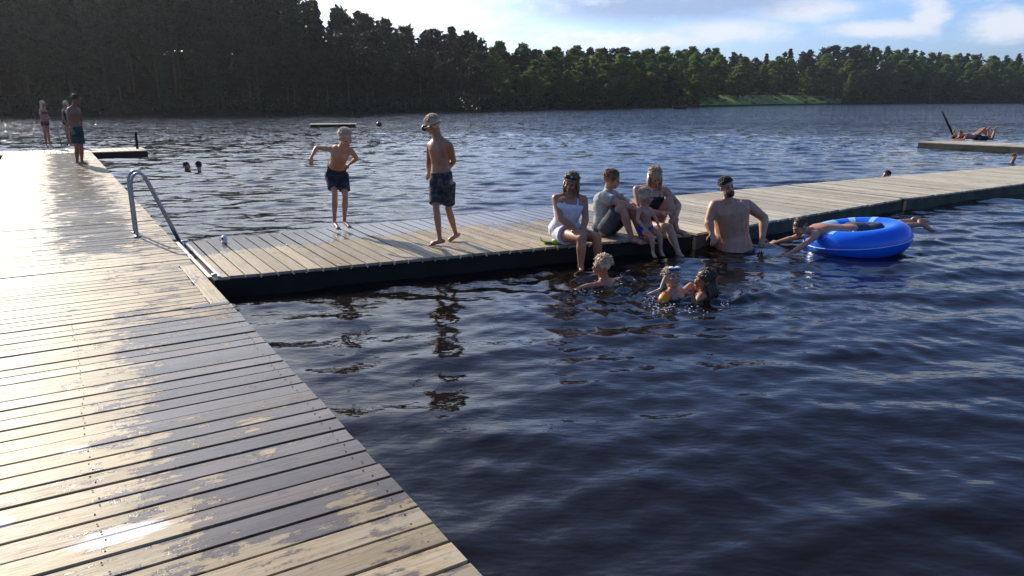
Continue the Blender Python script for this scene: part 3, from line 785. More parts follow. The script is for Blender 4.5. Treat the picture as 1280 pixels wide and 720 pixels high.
def cloud(px, py, wpx, hpx, edge=.5):
    a, e = pe(px, py); wa = wpx/950; we = hpx/950
    dx = n.math('DIVIDE', n.math('SUBTRACT', azn, a), wa); dy = n.math('DIVIDE', n.math('SUBTRACT', eln, e), we)
    r = n.math('SQRT', n.math('ADD', n.math('MULTIPLY', dx, dx), n.math('MULTIPLY', dy, dy)))
    r = n.math('ADD', r, n.math('MULTIPLY', n.math('SUBTRACT', n.math('ADD', n.math('MULTIPLY', nz, .55), n.math('MULTIPLY', nz2, .45)), .5), 2.6))
    return n.ramp(r, .35, .35+edge+.5, 1, 0)
def tot(*c):
    o = c[0]
    for x in c[1:]: o = n.math('MAXIMUM', o, x)
    return o
white = tot(cloud(790, 50, 150, 10), cloud(905, 40, 70, 16), cloud(1162, 22, 26, 22, .3), cloud(1255, 30, 45, 18, .4), cloud(1105, 36, 60, 10), cloud(470, 10, 130, 40), cloud(1010, 12, 60, 14), cloud(1190, -60, 160, 40), cloud(300,-200,300,90))
grey = tot(cloud(810, 6, 190, 22), cloud(980,-40,220,20))
wisps = n.math('MULTIPLY', n.ramp(n.noise(n.map(cv.outputs[0], (.6,1.6,1)), 5.0, 6, .6), .5, .85), .22)
hz = n.n('ShaderNodeMix', data_type='RGBA', blend_type='MULTIPLY'); n.set(hz, 0, 1.0); n.set(hz, 6, sky.outputs[0]); n.set(hz, 7, (.75,.89,1.17,1)); base = hz.outputs[2]
wisps = n.math('MULTIPLY', wisps, n.ramp(eln, .12, .4, 1, .15))
SKYC = n.mix(wisps, base, (4.6,5.2,6.2,1))
SKYC = n.mix(n.math('MULTIPLY', white, .85), SKYC, (5.0,5.2,5.7,1))
SKYC = n.mix(n.math('MULTIPLY', grey, .92), SKYC, (2.2,2.9,4.3,1))
added_veil = cloud(-20, -170, 420, 210, 1.0)  # bright veil added near the sun, above the frame, to brighten the water
SKYC = n.mix(n.math('MULTIPLY', added_veil, .75), SKYC, (10.0,10.8,11.8,1))
nt.links.new(SKYC, bg.inputs[0]); bg.inputs[1].default_value = .12
sl = bpy.data.lights.new('sun', 'SUN'); sl.energy = 4.8; sl.angle = R(.55); sl.color = (1, .89, .72)
so = bpy.data.objects.new('sun', sl); C.objects.link(so)
sd = Vector((math.sin(SUN_AZ)*math.cos(SUN_EL), math.cos(SUN_AZ)*math.cos(SUN_EL), math.sin(SUN_EL)))
so.rotation_euler = (-sd).to_track_quat('-Z', 'Y').to_euler(); so.location = (0,0,60)
#PEOPLE#
# ------------------------------------------------------------------ people
SKINS = {}
def skin(name, col, wet=.45):
    if name not in SKINS:
        m, nt, b = new_mat('skin_' + name); n = N(nt)
        g = n.n('ShaderNodeNewGeometry').outputs['Position']
        f = n.noise(g, 14, 3); f2 = n.noise(g, 90, 2)
        c = n.mix(n.ramp(f, .3, .7), c4(col), c4((col[0]*.86, col[1]*.72, col[2]*.68)))
        nt.links.new(c, b.inputs['Base Color']); b.inputs['Roughness'].default_value = wet
        b.inputs['Subsurface Weight'].default_value = .12; b.inputs['Subsurface Radius'].default_value = (.03,.012,.006); b.inputs['Subsurface Scale'].default_value = .5
        bp = n.n('ShaderNodeBump'); n.set(bp, 'Strength', .2); n.set(bp, 'Distance', .002); n.set(bp, 'Height', f2); nt.links.new(bp.outputs[0], b.inputs['Normal'])
        SKINS[name] = m
    return SKINS[name]
def hair_mat(name, c1, c2):
    m, nt, b = new_mat('hair_' + name); n = N(nt)
    g = n.n('ShaderNodeNewGeometry').outputs['Position']
    f = n.noise(n.map(g, (120,120,18)), 1.0, 3)
    nt.links.new(n.mix(n.ramp(f, .35, .65), c4(c1), c4(c2)), b.inputs['Base Color']); b.inputs['Roughness'].default_value = .45
    return m
H_BLOND = hair_mat('blond', (.68,.51,.33), (.58,.42,.26)); H_WETBLOND = hair_mat('wet_blond', (.46,.32,.19), (.36,.25,.14))
H_BROWN = hair_mat('brown', (.10,.06,.03), (.05,.03,.018)); H_RED = hair_mat('auburn', (.28,.13,.05), (.15,.07,.03)); H_DARK = hair_mat('dark', (.03,.022,.016), (.012,.01,.008))
H_LBROWN = hair_mat('light_brown', (.26,.18,.10), (.14,.09,.05))
M_EYE = simple('eye_surface', (.03,.025,.02), .2); M_LIP = simple('lips', (.30,.10,.08), .5)
def fabric(name, c1, c2=None, scale=14, rough=.85, sheen=.0):
    m, nt, b = new_mat('fabric_' + name); n = N(nt)
    g = n.n('ShaderNodeNewGeometry').outputs['Position']
    f = n.ramp(n.noise(g, scale, 2), .46, .54); c2 = c2 or tuple(x*.8 for x in c1)
    nt.links.new(n.mix(f, c4(c1), c4(c2)), b.inputs['Base Color']); b.inputs['Roughness'].default_value = rough
    bp = n.n('ShaderNodeBump'); n.set(bp, 'Strength', .35); n.set(bp, 'Distance', .01); n.set(bp, 'Height', n.noise(g, 28, 3)); nt.links.new(bp.outputs[0], b.inputs['Normal'])
    return m
def nrm(v): return Vector(v).normalized()
def tsections(J, s, fat=1.0, female=False):
    P_, Ch, Nk = J['pel'], J['chest'], J['neck']
    hx = nrm(J['hr'] - J['hl']); sx_ = nrm(J['sr'] - J['sl']); up0 = nrm(Ch - P_); up1 = nrm(Nk - Ch)
    wst = .120 if female else .128; hip = .175 if female else .160
    k = lambda a: a*s*fat
    return [(P_ - up0*.11*s, k(.085), k(.075), hx), (P_ - up0*.05*s, k(hip*.93), k(.112), hx), (P_ + up0*.03*s, k(hip), k(.115), hx),
            (P_.lerp(Ch,.5), k(wst), k(.095), (hx+sx_).normalized()), (P_.lerp(Ch,.8), k(.142), k(.110), sx_), (Ch + up1*.02*s, k(.158), k(.118), sx_),
            (Ch.lerp(Nk,.45), k(.155), k(.10), sx_), (Ch.lerp(Nk,.75), k(.115), k(.075), sx_), (Nk - up1*.015*s, k(.062), k(.058), sx_)]
def loft(mb, secs, n=20, grow=0.0, pw=2.4):
    base = len(mb.v); cs = [x[0] for x in secs]
    for i, (c, a, b, x) in enumerate(secs):
        t = nrm(cs[min(i+1,len(cs)-1)] - cs[max(i-1,0)]); xx = (x - t*x.dot(t)).normalized(); y = t.cross(xx)
        for k in range(n):
            th = 2*math.pi*k/n; co_, si = math.cos(th), math.sin(th)
            q = (abs(co_)**pw + abs(si)**pw)**(-1/pw)
            mb.v.append(tuple(c + xx*co_*q*(a+grow) + y*si*q*(b+grow)))
    for i in range(len(secs)-1):
        for k in range(n):
            a = base+i*n+k; b = base+i*n+(k+1)%n; mb.f.append((a,b,b+n,a+n))
    mb.f.append(tuple(base+k for k in range(n-1,-1,-1))); e = base+(len(secs)-1)*n; mb.f.append(tuple(e+k for k in range(n)))
def limb(mb, a, b, prof, s):
    mb.tube([a.lerp(b, t) for t, r in prof], [r*s for t, r in prof], 14)
    mb.ell(a, prof[0][1]*s*.98); mb.ell(b, prof[-1][1]*s*.98)
UA = [(0,.053),(.25,.053),(.6,.045),(1,.038)]; FO = [(0,.039),(.2,.043),(.5,.037),(.85,.028),(1,.026)]
TH = [(0,.088),(.3,.083),(.7,.066),(1,.055)]; CA = [(0,.054),(.15,.052),(.32,.057),(.6,.045),(.88,.034),(1,.036)]
def hand(mb, w, d, nrm_, s, curl=.5, side=1):
    d = nrm(d); nn = nrm_ - d*nrm_.dot(d); nn = nn.normalized() if nn.length > 1e-3 else d.orthogonal().normalized(); x = d.cross(nn)*side
    M = Matrix((x, d, nn)).transposed()
    mb.ell(w + d*.05*s, (.040*s, .055*s, .017*s), M, 14, 8)
    for i, (o, L) in enumerate(((-.030,.070),(-.010,.080),(.011,.074),(.030,.058))):
        r = .0088*s; a = w + d*.085*s + x*o*s*1.05; dir1 = (d + x*o*4.0).normalized()
        c1 = (dir1*math.cos(curl*.5) - nn*math.sin(curl*.5)); c2 = (dir1*math.cos(curl*1.3) - nn*math.sin(curl*1.3))
        m_ = a + c1*L*s*.5; e = m_ + c2*L*s*.5
        mb.tube([a - dir1*.03*s, a, m_, e], [r*1.1, r, r*.95, r*.8], 8); mb.ell(e, r*.8, n=8, m=6); mb.ell(m_, r, n=8, m=6)
    a = w + d*.025*s - x*.032*s; m_ = a + (d*.5 - x*.75 - nn*.2).normalized()*.04*s; e = m_ + (d*.85 - x*.35 - nn*.3).normalized()*.032*s
    mb.tube([a, m_, e], [.013*s,.0105*s,.008*s], 8); mb.ell(e, .0085*s, n=8, m=6)
def foot(mb, an, toe, shin, s):
    d = nrm(toe - an); L = min(max((toe-an).length, .12*s), .22*s)
    fd = d; up = -shin; up = (up - fd*up.dot(fd)); up = up.normalized() if up.length > .15 else Vector((0,0,1)); x = fd.cross(up)
    heel = an - up*.035*s - fd*.035*s; ball = toe - fd*.045*s
    M = Matrix((x, fd, up)).transposed()
    mb.tube([heel, an.lerp(ball,.35) - up*.012*s, ball, toe - fd*.02*s], [.031*s,.036*s,.031*s,.022*s], 12)
    mb.ell(heel, (.031*s,.036*s,.031*s), M); mb.ell(ball, (.045*s,.04*s,.021*s), M)
    for i in range(5):
        o = (-.034+.017*i)*s; r = (.013 if i == 0 else .0095)*s
        mb.ell(toe + x*o - fd*abs(i)*.006*s - up*.006*s, (r, r*1.7, r), M, 8, 6)
def headframe(J):
    c = J['head']; f = nrm(J['face']); up = nrm(c - J['neck'])
    if 'hup' in J: up = nrm(J['hup'])
    u = up - f*up.dot(f); u = u.normalized() if u.length > .1 else Vector((0,0,1)); x = f.cross(u)
    return c, f, u, x, Matrix((x, f, u)).transposed()
def head(mb, J, s):
    c, f, u, x, M = headframe(J); e = mb.ell
    e(c + u*.022*s - f*.012*s, (.074*s,.092*s,.083*s), M, 20, 14); e(c - u*.03*s + f*.022*s, (.057*s,.066*s,.078*s), M, 18, 12)
    e(c - u*.092*s + f*.060*s, (.026*s,.022*s,.02*s), M); e(c + u*.018*s + f*.074*s, (.048*s,.014*s,.012*s), M)
    mb.tube([c + u*.008*s + f*.083*s, c - u*.028*s + f*.101*s], [.008*s,.014*s], 8); e(c - u*.03*s + f*.100*s, (.016*s,.012*s,.011*s), M, 10, 8)
    e(c - u*.063*s + f*.082*s, (.024*s,.010*s,.012*s), M, 10, 8)
    for sd_ in (-1,1):
        e(c + x*.074*s*sd_ - u*.012*s - f*.008*s, (.010*s,.022*s,.033*s), M, 10, 8); e(c + x*.036*s*sd_ - u*.03*s + f*.062*s, (.024*s,.022*s,.024*s), M, 10, 8)
    nk = J['neck']; nb = nk - nrm(J['neck'] - J['chest'])*.03*s
    mb.tube([nb, nk.lerp(c - u*.05*s - f*.012*s,.5), c - u*.045*s - f*.015*s], [.062*s,.052*s,.052*s], 14)
def hair_mesh(J, s, style, seed=0, mat=None):
    c, f, u, x, M = headframe(J); random.seed(seed); mb = MB(); b0 = len(mb.v)
    mb.ell(c + u*.026*s - f*.016*s, (.080*s,.098*s,.088*s), M, 28, 20)
    line = {'short':.0,'crop':.02,'long':-.005,'bob':-.01,'curly':.0,'wet':.0}[style]
    vs = []
    for i, v in enumerate(mb.v):
        q = Vector(v) - c; a, b, d = q.dot(x)/s, q.dot(f)/s, q.dot(u)/s
        hl = float(np.interp(b, [-.09,-.04,0,.03,.06,.09], [-.10,-.075,-.028,.004,.036,.05]))      # hairline falls towards the nape
        amp = {'curly':.018,'short':.008,'crop':.003,'long':.004,'bob':.006,'wet':.004}[style]
        nn = noise.noise(Vector((a,b,d))*({'curly':38}.get(style, 24)) + Vector((seed*3.1,0,0)))
        if d < hl + line + .01*nn: q = q*.86
        else: q = q*(1 + amp*8*max(-.35, nn) + (.05 if style == 'curly' else 0) - (.055 if style in ('crop','wet') else .025 if style in ('long','bob') else 0))
        vs.append(tuple(c + q))
    mb.v = vs
    nst = {'short':420,'crop':520,'long':260,'bob':260,'curly':420,'wet':260}[style]; lk = {'short':1,'crop':.55,'long':.75,'bob':.75,'curly':.8,'wet':.6}[style]; flat = {'short':.25,'crop':.5,'long':-.05,'bob':0,'curly':1,'wet':.0}[style]; shr = {'crop':.955,'wet':.955,'long':.97,'bob':.975}.get(style, .99)
    for i in range(nst):      # locks
        th = random.uniform(0, 2*math.pi); ph = random.uniform(0, 1.35 if style != 'curly' else 1.5)
        a, b, d = math.sin(ph)*math.cos(th), math.sin(ph)*math.sin(th), math.cos(ph)
        if b > .62 and d < .55: continue
        p = c + u*.026*s - f*.016*s + (x*a*.080*s + f*b*.098*s + u*d*.089*s)*shr; no = (x*a + f*b + u*d).normalized()
        if style == 'curly': t = (no + Vector((random.uniform(-1,1), random.uniform(-1,1), random.uniform(-1,1)))*.7).normalized(); L = .026*s
        else: t = (no*flat - u*.5*(1-d) - f*.3*d + x*a*.5 + Vector((random.uniform(-.4,.4), random.uniform(-.4,.4), random.uniform(-.2,.4)))*.6).normalized(); L = random.uniform(.025,.05)*s*lk
        mb.tube([p, p + t*L*.6 + no*.004*s, p + t*L - u*L*.2], [.0055*s,.004*s,.001*s], 4)
    if style in ('long','bob'):
        Ln = J.get('hlen', .34 if style == 'long' else .15)*s; hd = J.get('hdir', Vector((0,0,-1)))
        for i in range(60):
            t = random.uniform(-1,1); a0 = math.pi*1.5 + t*1.75
            p = c + x*math.cos(a0)*.076*s + f*(math.sin(a0)*.088*s - .01*s) + u*random.uniform(-.02,.03)*s
            L = Ln*random.uniform(.75,1.05); e = p + nrm(hd)*L*.5 + (p-c)*.12; e2 = p + nrm(hd)*L + (p-c)*.02 + Vector((random.uniform(-.012,.012), random.uniform(-.012,.012), 0))
            mb.tube([p, e, e2], [.014*s,.013*s,.004*s], 6)
    return mb
def person(base, label, J, s=1.0, sk='fair', fat=1.0, female=False, hair=('short', None), vox=.008, clothes=(), limbs=1.0, extra=None, belly=0, armfat=1.0, group=None):
    root = empty('person', base, label, 'person', group)
    mb = MB()
    loft(mb, tsections(J, s, fat, female))
    P_, Ch, Nk = J['pel'], J['chest'], J['neck']; fr = nrm((J['sr']-J['sl']).cross(Nk - Ch))*-1
    fr = nrm((Nk-Ch).cross(J['sr']-J['sl']))        # chest front
    if belly: mb.ell(P_.lerp(Ch,.42) + fr*.075*s, (.158*s*fat*belly, .15*s*fat*belly, .19*s*belly), None, 20, 14)
    if female:
        for q_ in (-1,1): mb.ell(Ch + fr*.085*s*fat + nrm(J['sr']-J['sl'])*.068*s*q_ - nrm(Nk-Ch)*.015, .062*s*fat)
    elif s > .95:
        for q_ in (-1,1): mb.ell(Ch + fr*.075*s*fat + nrm(J['sr']-J['sl'])*.072*s*q_ + nrm(Nk-Ch)*.03*s, (.082*s*fat,.085*s*fat,.068*s))
    for q_ in ('l','r'):
        sh = J['s'+q_]; el = J['e'+q_]; wr = J['w'+q_]
        inn = sh.lerp(J['chest'].lerp(J['neck'],.55), .45); mb.tube([inn, sh], [.062*s*armfat,.053*s*armfat], 12)
        mb.tube([Nk + (Nk-Ch)*.12, sh + Vector((0,0,.01))*s], [.035*s, .036*s], 10)
        limb(mb, sh, el, UA, s*limbs*armfat); limb(mb, el, wr, FO, s*limbs*armfat)
        hd = J.get('d'+q_, wr - el); hn = J.get('n'+q_, Vector((0,-.3,1)))
        hand(mb, wr, hd, hn, s, J.get('curl', .6), -1 if q_ == 'l' else 1)
        hp = J['h'+q_]; kn = J['k'+q_]; an = J['a'+q_]; to = J['t'+q_]
        limb(mb, hp, kn, TH, s*limbs*(fat**.6)); limb(mb, kn, an, CA, s*limbs); foot(mb, an, to, nrm(an-kn), s*limbs**.5)
        mb.ell(hp.lerp(P_,.35) - (fr*.05*s), .095*s*fat)
        mb.ell(kn + nrm((kn-hp)-(an-kn))*.012*s, .047*s*limbs)
    hs = J.get('hs', s**.3); head(mb, J, hs)
    me = remesh(mb, vox, 4, 'body'); body = link('body', me, skin(sk, {'fair':(.50,.265,.16),'tan':(.42,.20,.105),'deep':(.27,.125,.065),'pale':(.52,.33,.25)}[sk]), root)
    c, f, u, x, M = headframe(J)
    for q_ in (-1,1):
        m = MB(); m.ell(c + x*.030*hs*q_ + u*.002*hs + f*.077*hs, (.014*hs,.008*hs,.007*hs), M, 10, 8); m.build('eye', M_EYE, root, True)
        if hair[1]:
            m = MB(); m.tube([c + x*(.015+.0)*hs*q_ + u*.022*hs + f*.089*hs, c + x*.030*hs*q_ + u*.027*hs + f*.086*hs, c + x*.046*hs*q_ + u*.021*hs + f*.075*hs], [.004*hs,.005*hs,.003*hs], 6); m.build('eyebrow', hair[1], root, True)
    m = MB(); m.ell(c - u*.062*hs + f*.0905*hs, (.021*hs,.006*hs,.007*hs), M, 10, 8); m.build('mouth', M_LIP, root, True)
    if hair[1]: hair_mesh(J, hs, hair[0], int(abs(base[0])*100) % 97, hair[1]).build('hair', hair[1], root, True)
    for cl in clothes:
        kind, mat, par = cl[0], cl[1], (cl[2] if len(cl) > 2 else {})
        m = MB(); secs = tsections(J, s, fat, female); nm = kind
        if kind == 'shorts':
            g = par.get('grow', .014)*s; fr_ = par.get('len', .6); loft(m, secs[:3] + [(secs[2][0].lerp(secs[3][0], par.get('rise',.45)), secs[2][1]*.96, secs[2][2]*.98, secs[3][3])], grow=g)
            for q_ in ('l','r'):
                hp = J['h'+q_]; kn = J['k'+q_]; ee = hp.lerp(kn, fr_)
                m.tube([hp.lerp(kn,-.02), hp.lerp(kn, fr_*.5), ee], [.096*s*fat**.6+g*.5, .092*s*fat**.6+g, .088*s*fat**.6+g*par.get('flare',1.4)], 16); m.ell(hp.lerp(P_,.35) - fr*.05*s, .097*s*fat+g)
        elif kind == 'trunks' or kind == 'bikini_bottom':
            g = .007*s; loft(m, secs[:3], grow=g)
            for q_ in ('l','r'):
                hp = J['h'+q_]; kn = J['k'+q_]; m.tube([hp.lerp(kn,-.02), hp.lerp(kn, par.get('len',.15))], [.094*s*fat**.6+g, .088*s*fat**.6+g], 16); m.ell(hp.lerp(P_,.35) - fr*.05*s, .096*s*fat+g)
            nm = 'swim_trunks' if kind == 'trunks' else 'bikini_bottom'
        elif kind == 'shirt':
            g = .016*s; loft(m, [(secs[1][0], secs[1][1]*1.0, secs[1][2]*1.05, secs[1][3])] + secs[2:8], grow=g)
            if belly: m.ell(P_.lerp(Ch,.35) + fr*.05*s, (.155*s*fat*belly, .155*s*fat*belly, .17*s*belly))
            for q_ in ('l','r'):
                sh = J['s'+q_]; el = J['e'+q_]; inn = sh.lerp(Ch.lerp(Nk,.55), .45)
                m.tube([inn, sh, sh.lerp(el,.35), sh.lerp(el,.62)], [.073*s,.069*s,.067*s,.070*s], 14)
                m.tube([Nk + (Nk-Ch)*.04, sh + Vector((0,0,.014))*s], [.046*s, .048*s], 10)
        elif kind == 'swimsuit':
            g = .013*s; top = par.get('top', .30)
            loft(m, secs[0:6] + [(Ch.lerp(Nk, top), secs[6][1]*.93, secs[6][2]*1.02, secs[6][3])], grow=g)
            if female:
                for q_ in (-1,1): m.ell(Ch + fr*.085*s*fat + nrm(J['sr']-J['sl'])*.068*s*q_ - nrm(Nk-Ch)*.015, .074*s*fat)
            for q_ in (-1,1):
                xx = nrm(J['sr']-J['sl']); a = Ch.lerp(Nk, top-.1) + xx*.085*s*q_ + fr*.10*s*fat; b_ = Ch.lerp(Nk,.80) + xx*.085*s*q_ + fr*.02*s + nrm(Nk-Ch)*.035*s; c_ = Ch.lerp(Nk, top-.1) + xx*.075*s*q_ - fr*.11*s*fat
                m.tube([a, a.lerp(b_,.5)+fr*.02*s, b_, b_.lerp(c_,.5)-fr*.02*s, c_], .011*s, 8)
            if par.get('skirt'):
                for q_ in ('l','r'):
                    hp = J['h'+q_]; kn = J['k'+q_]; m.tube([hp.lerp(kn,-.02), hp.lerp(kn,.15), hp.lerp(kn,.32)], [.105*s*fat**.6,.108*s*fat**.6,.118*s*fat**.6], 16); m.ell(hp.lerp(P_,.35) - fr*.05*s, .102*s*fat)
        elif kind == 'bikini_top':
            g = .006*s; loft(m, [(P_.lerp(Ch,.88), secs[4][1]*1.02, secs[4][2]*1.02, secs[4][3]), secs[5], (Ch.lerp(Nk,.25), secs[5][1]*.97, secs[5][2]*.98, secs[5][3])], grow=g)
            for q_ in (-1,1):
                xx = nrm(J['sr']-J['sl']); a = Ch + xx*.07*s*q_ + fr*.11*s*fat; b_ = Ch.lerp(Nk,.85) + xx*.06*s*q_ + nrm(Nk-Ch)*.03*s
                m.tube([a, a.lerp(b_,.6)+fr*.02*s, b_, Ch - fr*.11*s*fat + xx*.05*s*q_], .008*s, 8)
        link(nm, remesh(m, max(.008, vox), 5, nm, (.0 if kind in ('swimsuit','bikini_top','bikini_bottom','trunks') else .006*s), 16.0), mat, root)
    if extra: extra(root, J, s, (c, f, u, x, M, hs))
    return root
def JJ(d, **kw):
    J = {k: (U(*v) if k not in ('face','hup') else Vector(v)) for k, v in d.items()}
    J.update(kw); return J
F_CAMO = fabric('dark_patterned', (.018,.020,.022), (.055,.06,.058), 22); F_NAVY = fabric('dark_navy', (.010,.012,.020), (.028,.032,.048), 12)
F_WHITE = fabric('white', (.74,.68,.72), (.66,.60,.66), 20); F_GREY = fabric('grey_marl', (.30,.33,.33), (.26,.29,.29), 30); F_DGREY = fabric('charcoal', (.045,.055,.075))
F_BLACK = fabric('black', (.012,.012,.014)); F_BLUE = fabric('royal_blue', (.02,.06,.42)); F_GREEN = fabric('dark_green_panel', (.012,.05,.035), (.015,.02,.03), 5)
F_RED = fabric('dark_red', (.16,.03,.04)); F_TEAL = fabric('dark_teal', (.03,.09,.12)); F_PAT = fabric('pale_patterned', (.45,.42,.48), (.12,.12,.2), 60); F_ORANGE = simple('orange_plastic', (.85,.30,.02), .35)

# boy bending forward at the back edge of the pier
J = JJ(dict(head=(432,172,8.86), face=(.55,-.62,-.52), neck=(429,184,8.98), chest=(424.5,192,9.03), sl=(412,186,9.02), sr=(439,189,8.98), pel=(420.5,212,9.32),
    el=(396,184.5,9.06), wl=(389.5,196,8.95), er=(446,198,9.28), wr=(437,205,9.42), hl=(412.5,218,9.33), hr=(428.5,218,9.35), kl=(418.5,242,9.14), kr=(431.5,245,9.17), al=(418,277.5,9.27), ar=(430.5,276,9.32), tl=(423.5,287,9.10), tr=(438,285,9.16)), curl=.9)
J['dl'] = Vector((-.15,-.1,-1))
person(G(425,286), 'blond boy in dark swim shorts bending forward with arms swung back on the pier', J, .80, 'fair', .92, hair=('crop', H_BLOND), clothes=(('shorts', F_NAVY, {'len':.74,'grow':.004,'flare':1.6}),), limbs=.86)
# boy walking with goggles
def goggles(root, J, s, hf):
    c, f, u, x, M, hs = hf
    m = MB()
    m.ell(c + f*.105*hs - u*.006*hs, (.070*hs,.034*hs,.042*hs), M, 16, 10); m.build('diving_mask', M_BLACKP, root, True)
    m = MB(); m.ell(c + f*.125*hs - u*.006*hs, (.055*hs,.022*hs,.032*hs), M, 16, 10); m.build('mask_lens', simple('pale_lens', (.6,.63,.66), .1), root, True)
    m = MB(); pts = [c + (x*math.cos(a)*.092 + f*math.sin(a)*.104)*hs + u*.006*hs for a in [math.pi*(.15+ i*.1) + math.pi*.0 + math.pi for i in range(0,8)]]
    m.tube([c + f*.09*hs + x*.06*hs, c + x*.094*hs - f*.01*hs] + [c + (x*math.cos(a)*.098 + f*math.sin(a)*.118)*hs + u*.01*hs for a in np.linspace(0, -math.pi, 9)] + [c - x*.094*hs, c + f*.09*hs - x*.06*hs], .0045*hs, 6); m.build('mask_strap', M_BLACKP, root, True)
J = JJ(dict(head=(540.5,156,8.28), face=(-.80,.45,-.22), neck=(547.5,172,8.30), chest=(549,188,8.30), sl=(537.5,182.5,8.36), sr=(562,182,8.22), pel=(552.5,224,8.32),
    el=(536,204,8.40), wl=(536,217,8.62), er=(567.5,201,8.30), wr=(559,213,8.52), hl=(545,229,8.36), hr=(561,229,8.28), kl=(545,260,8.22), kr=(560.5,261,8.36), al=(550,300,8.22), ar=(570,293,8.50), tl=(537.5,305.5,8.24), tr=(560,302,8.42)))
person(G(549,307), 'blond boy in patterned board shorts walking barefoot on the pier wearing a diving mask', J, .86, 'tan', .92, hair=('crop', H_BLOND), clothes=(('shorts', F_CAMO, {'len':.82,'grow':.004,'flare':2}),), limbs=.88, extra=goggles)
# woman in white
def sungl(root, J, s, hf):
    c, f, u, x, M, hs = hf
    m = MB()
    for q_ in (-1,1): m.ell(c + u*.085*hs + f*.062*hs + x*.034*hs*q_, (.032*hs,.022*hs,.018*hs), M, 14, 8)
    m.tube([c + u*.09*hs + f*.07*hs - x*.02*hs, c + u*.09*hs + f*.07*hs + x*.02*hs], .005*hs, 6)
    for q_ in (-1,1): m.tube([c + u*.08*hs + f*.05*hs + x*.064*hs*q_, c + u*.03*hs - f*.03*hs + x*.090*hs*q_], .004*hs, 6)
    m.build('sunglasses', M_BLACKP, root, True)
J = JJ(dict(head=(714,228,8.27), face=(-.30,-.85,-.28), neck=(712.5,243.5,8.33), chest=(710,258,8.33), sl=(695,248,8.33), sr=(729,249,8.40), pel=(706,288,8.42),
    el=(700.5,273,8.18), wl=(722,288,8.05), er=(732,272,8.28), wr=(729,288.5,8.06), hl=(700,292,8.36), hr=(717,291,8.38), kl=(727,298,7.94), kr=(746,297,8.06), al=(726,334,7.93), ar=(748,331,8.08), tl=(728,345,7.80), tr=(752,341,7.95)), curl=.8)
person(G(706,300), 'woman in a white swim dress with sunglasses on her head sitting on the pier edge', J, 1.0, 'tan', 1.06, True, ('bob', H_LBROWN), clothes=(('swimsuit', F_WHITE, {'skirt':1}),), extra=sungl)
# man in grey t-shirt
J = JJ(dict(head=(765,224,8.86), face=(.93,-.30,-.22), neck=(760,239,8.92), chest=(755,253,8.92), sl=(766,243,9.08), sr=(753.5,246,8.74), pel=(754,284,8.95),
    er=(775,254,8.60), wr=(796,262,8.58), el=(782,251,8.98), wl=(799,262,8.72), hr=(756,287,8.80), hl=(761,286,9.05), kr=(777,258,8.60), kl=(790,259,8.82), ar=(790,298,8.58), al=(803,299,8.74), tr=(806,304.5,8.44), tl=(818,304,8.60)), curl=.9)
J['nr'] = Vector((0,0,1)); J['nl'] = Vector((0,0,1))
person(G(757,293), 'man with auburn curls in grey t-shirt and shorts sitting with arms resting on his knees', J, 1.0, 'fair', .98, hair=('curly', H_RED), clothes=(('shirt', F_GREY), ('shorts', F_DGREY, {'len':.82,'grow':.012,'rise':.3})))
# toddler in blue trunks
J = JJ(dict(head=(807.5,246,8.60), face=(.80,.05,-.10), neck=(805.5,259,8.62), chest=(805.5,266,8.63), sl=(812.5,262,8.72), sr=(798.5,262.5,8.55), pel=(807,284.5,8.66),
    er=(797,275,8.50), wr=(805,284,8.38), el=(819,272,8.62), wl=(823,281,8.46), hr=(803.5,288,8.60), hl=(811.5,288,8.66), kr=(815,296,8.34), kl=(825,294,8.40), ar=(816,315,8.32), al=(826,313,8.40), tr=(819,322,8.22), tl=(829,320,8.30)))
person(G(807,290), 'small blond child in blue swim trunks sitting on the pier edge between two adults', J, .60, 'fair', 1.0, hair=('short', H_BLOND), clothes=(('trunks', F_BLUE, {'len':.3}),), limbs=.95)
# woman in black
J = JJ(dict(head=(819,220,9.05), face=(.25,-.75,-.60), neck=(815,234,9.14), chest=(813,247,9.14), sl=(796,237,9.12), sr=(831,238,9.20), pel=(811,279,9.22),
    el=(800,262,8.98), wl=(826,266,8.84), er=(848,256,9.06), wr=(846,269,8.86), hl=(806,283,9.15), hr=(819,282,9.20), kl=(836,285,8.74), kr=(836,251,9.00), al=(848,316,8.62), ar=(846,287,8.90), tl=(853,324,8.50), tr=(859,293,8.76)), curl=.8)
J['dl'] = Vector((1,-.15,.05)); J['dr'] = Vector((-.6,-.3,-.5)); J['hlen'] = .2
person(G(812,287), 'woman in a black swimsuit with light hair hugging one raised knee on the pier', J, 1.0, 'fair', 1.05, True, ('bob', H_WETBLOND), clothes=(('swimsuit', F_BLACK, {'top':.22}),))
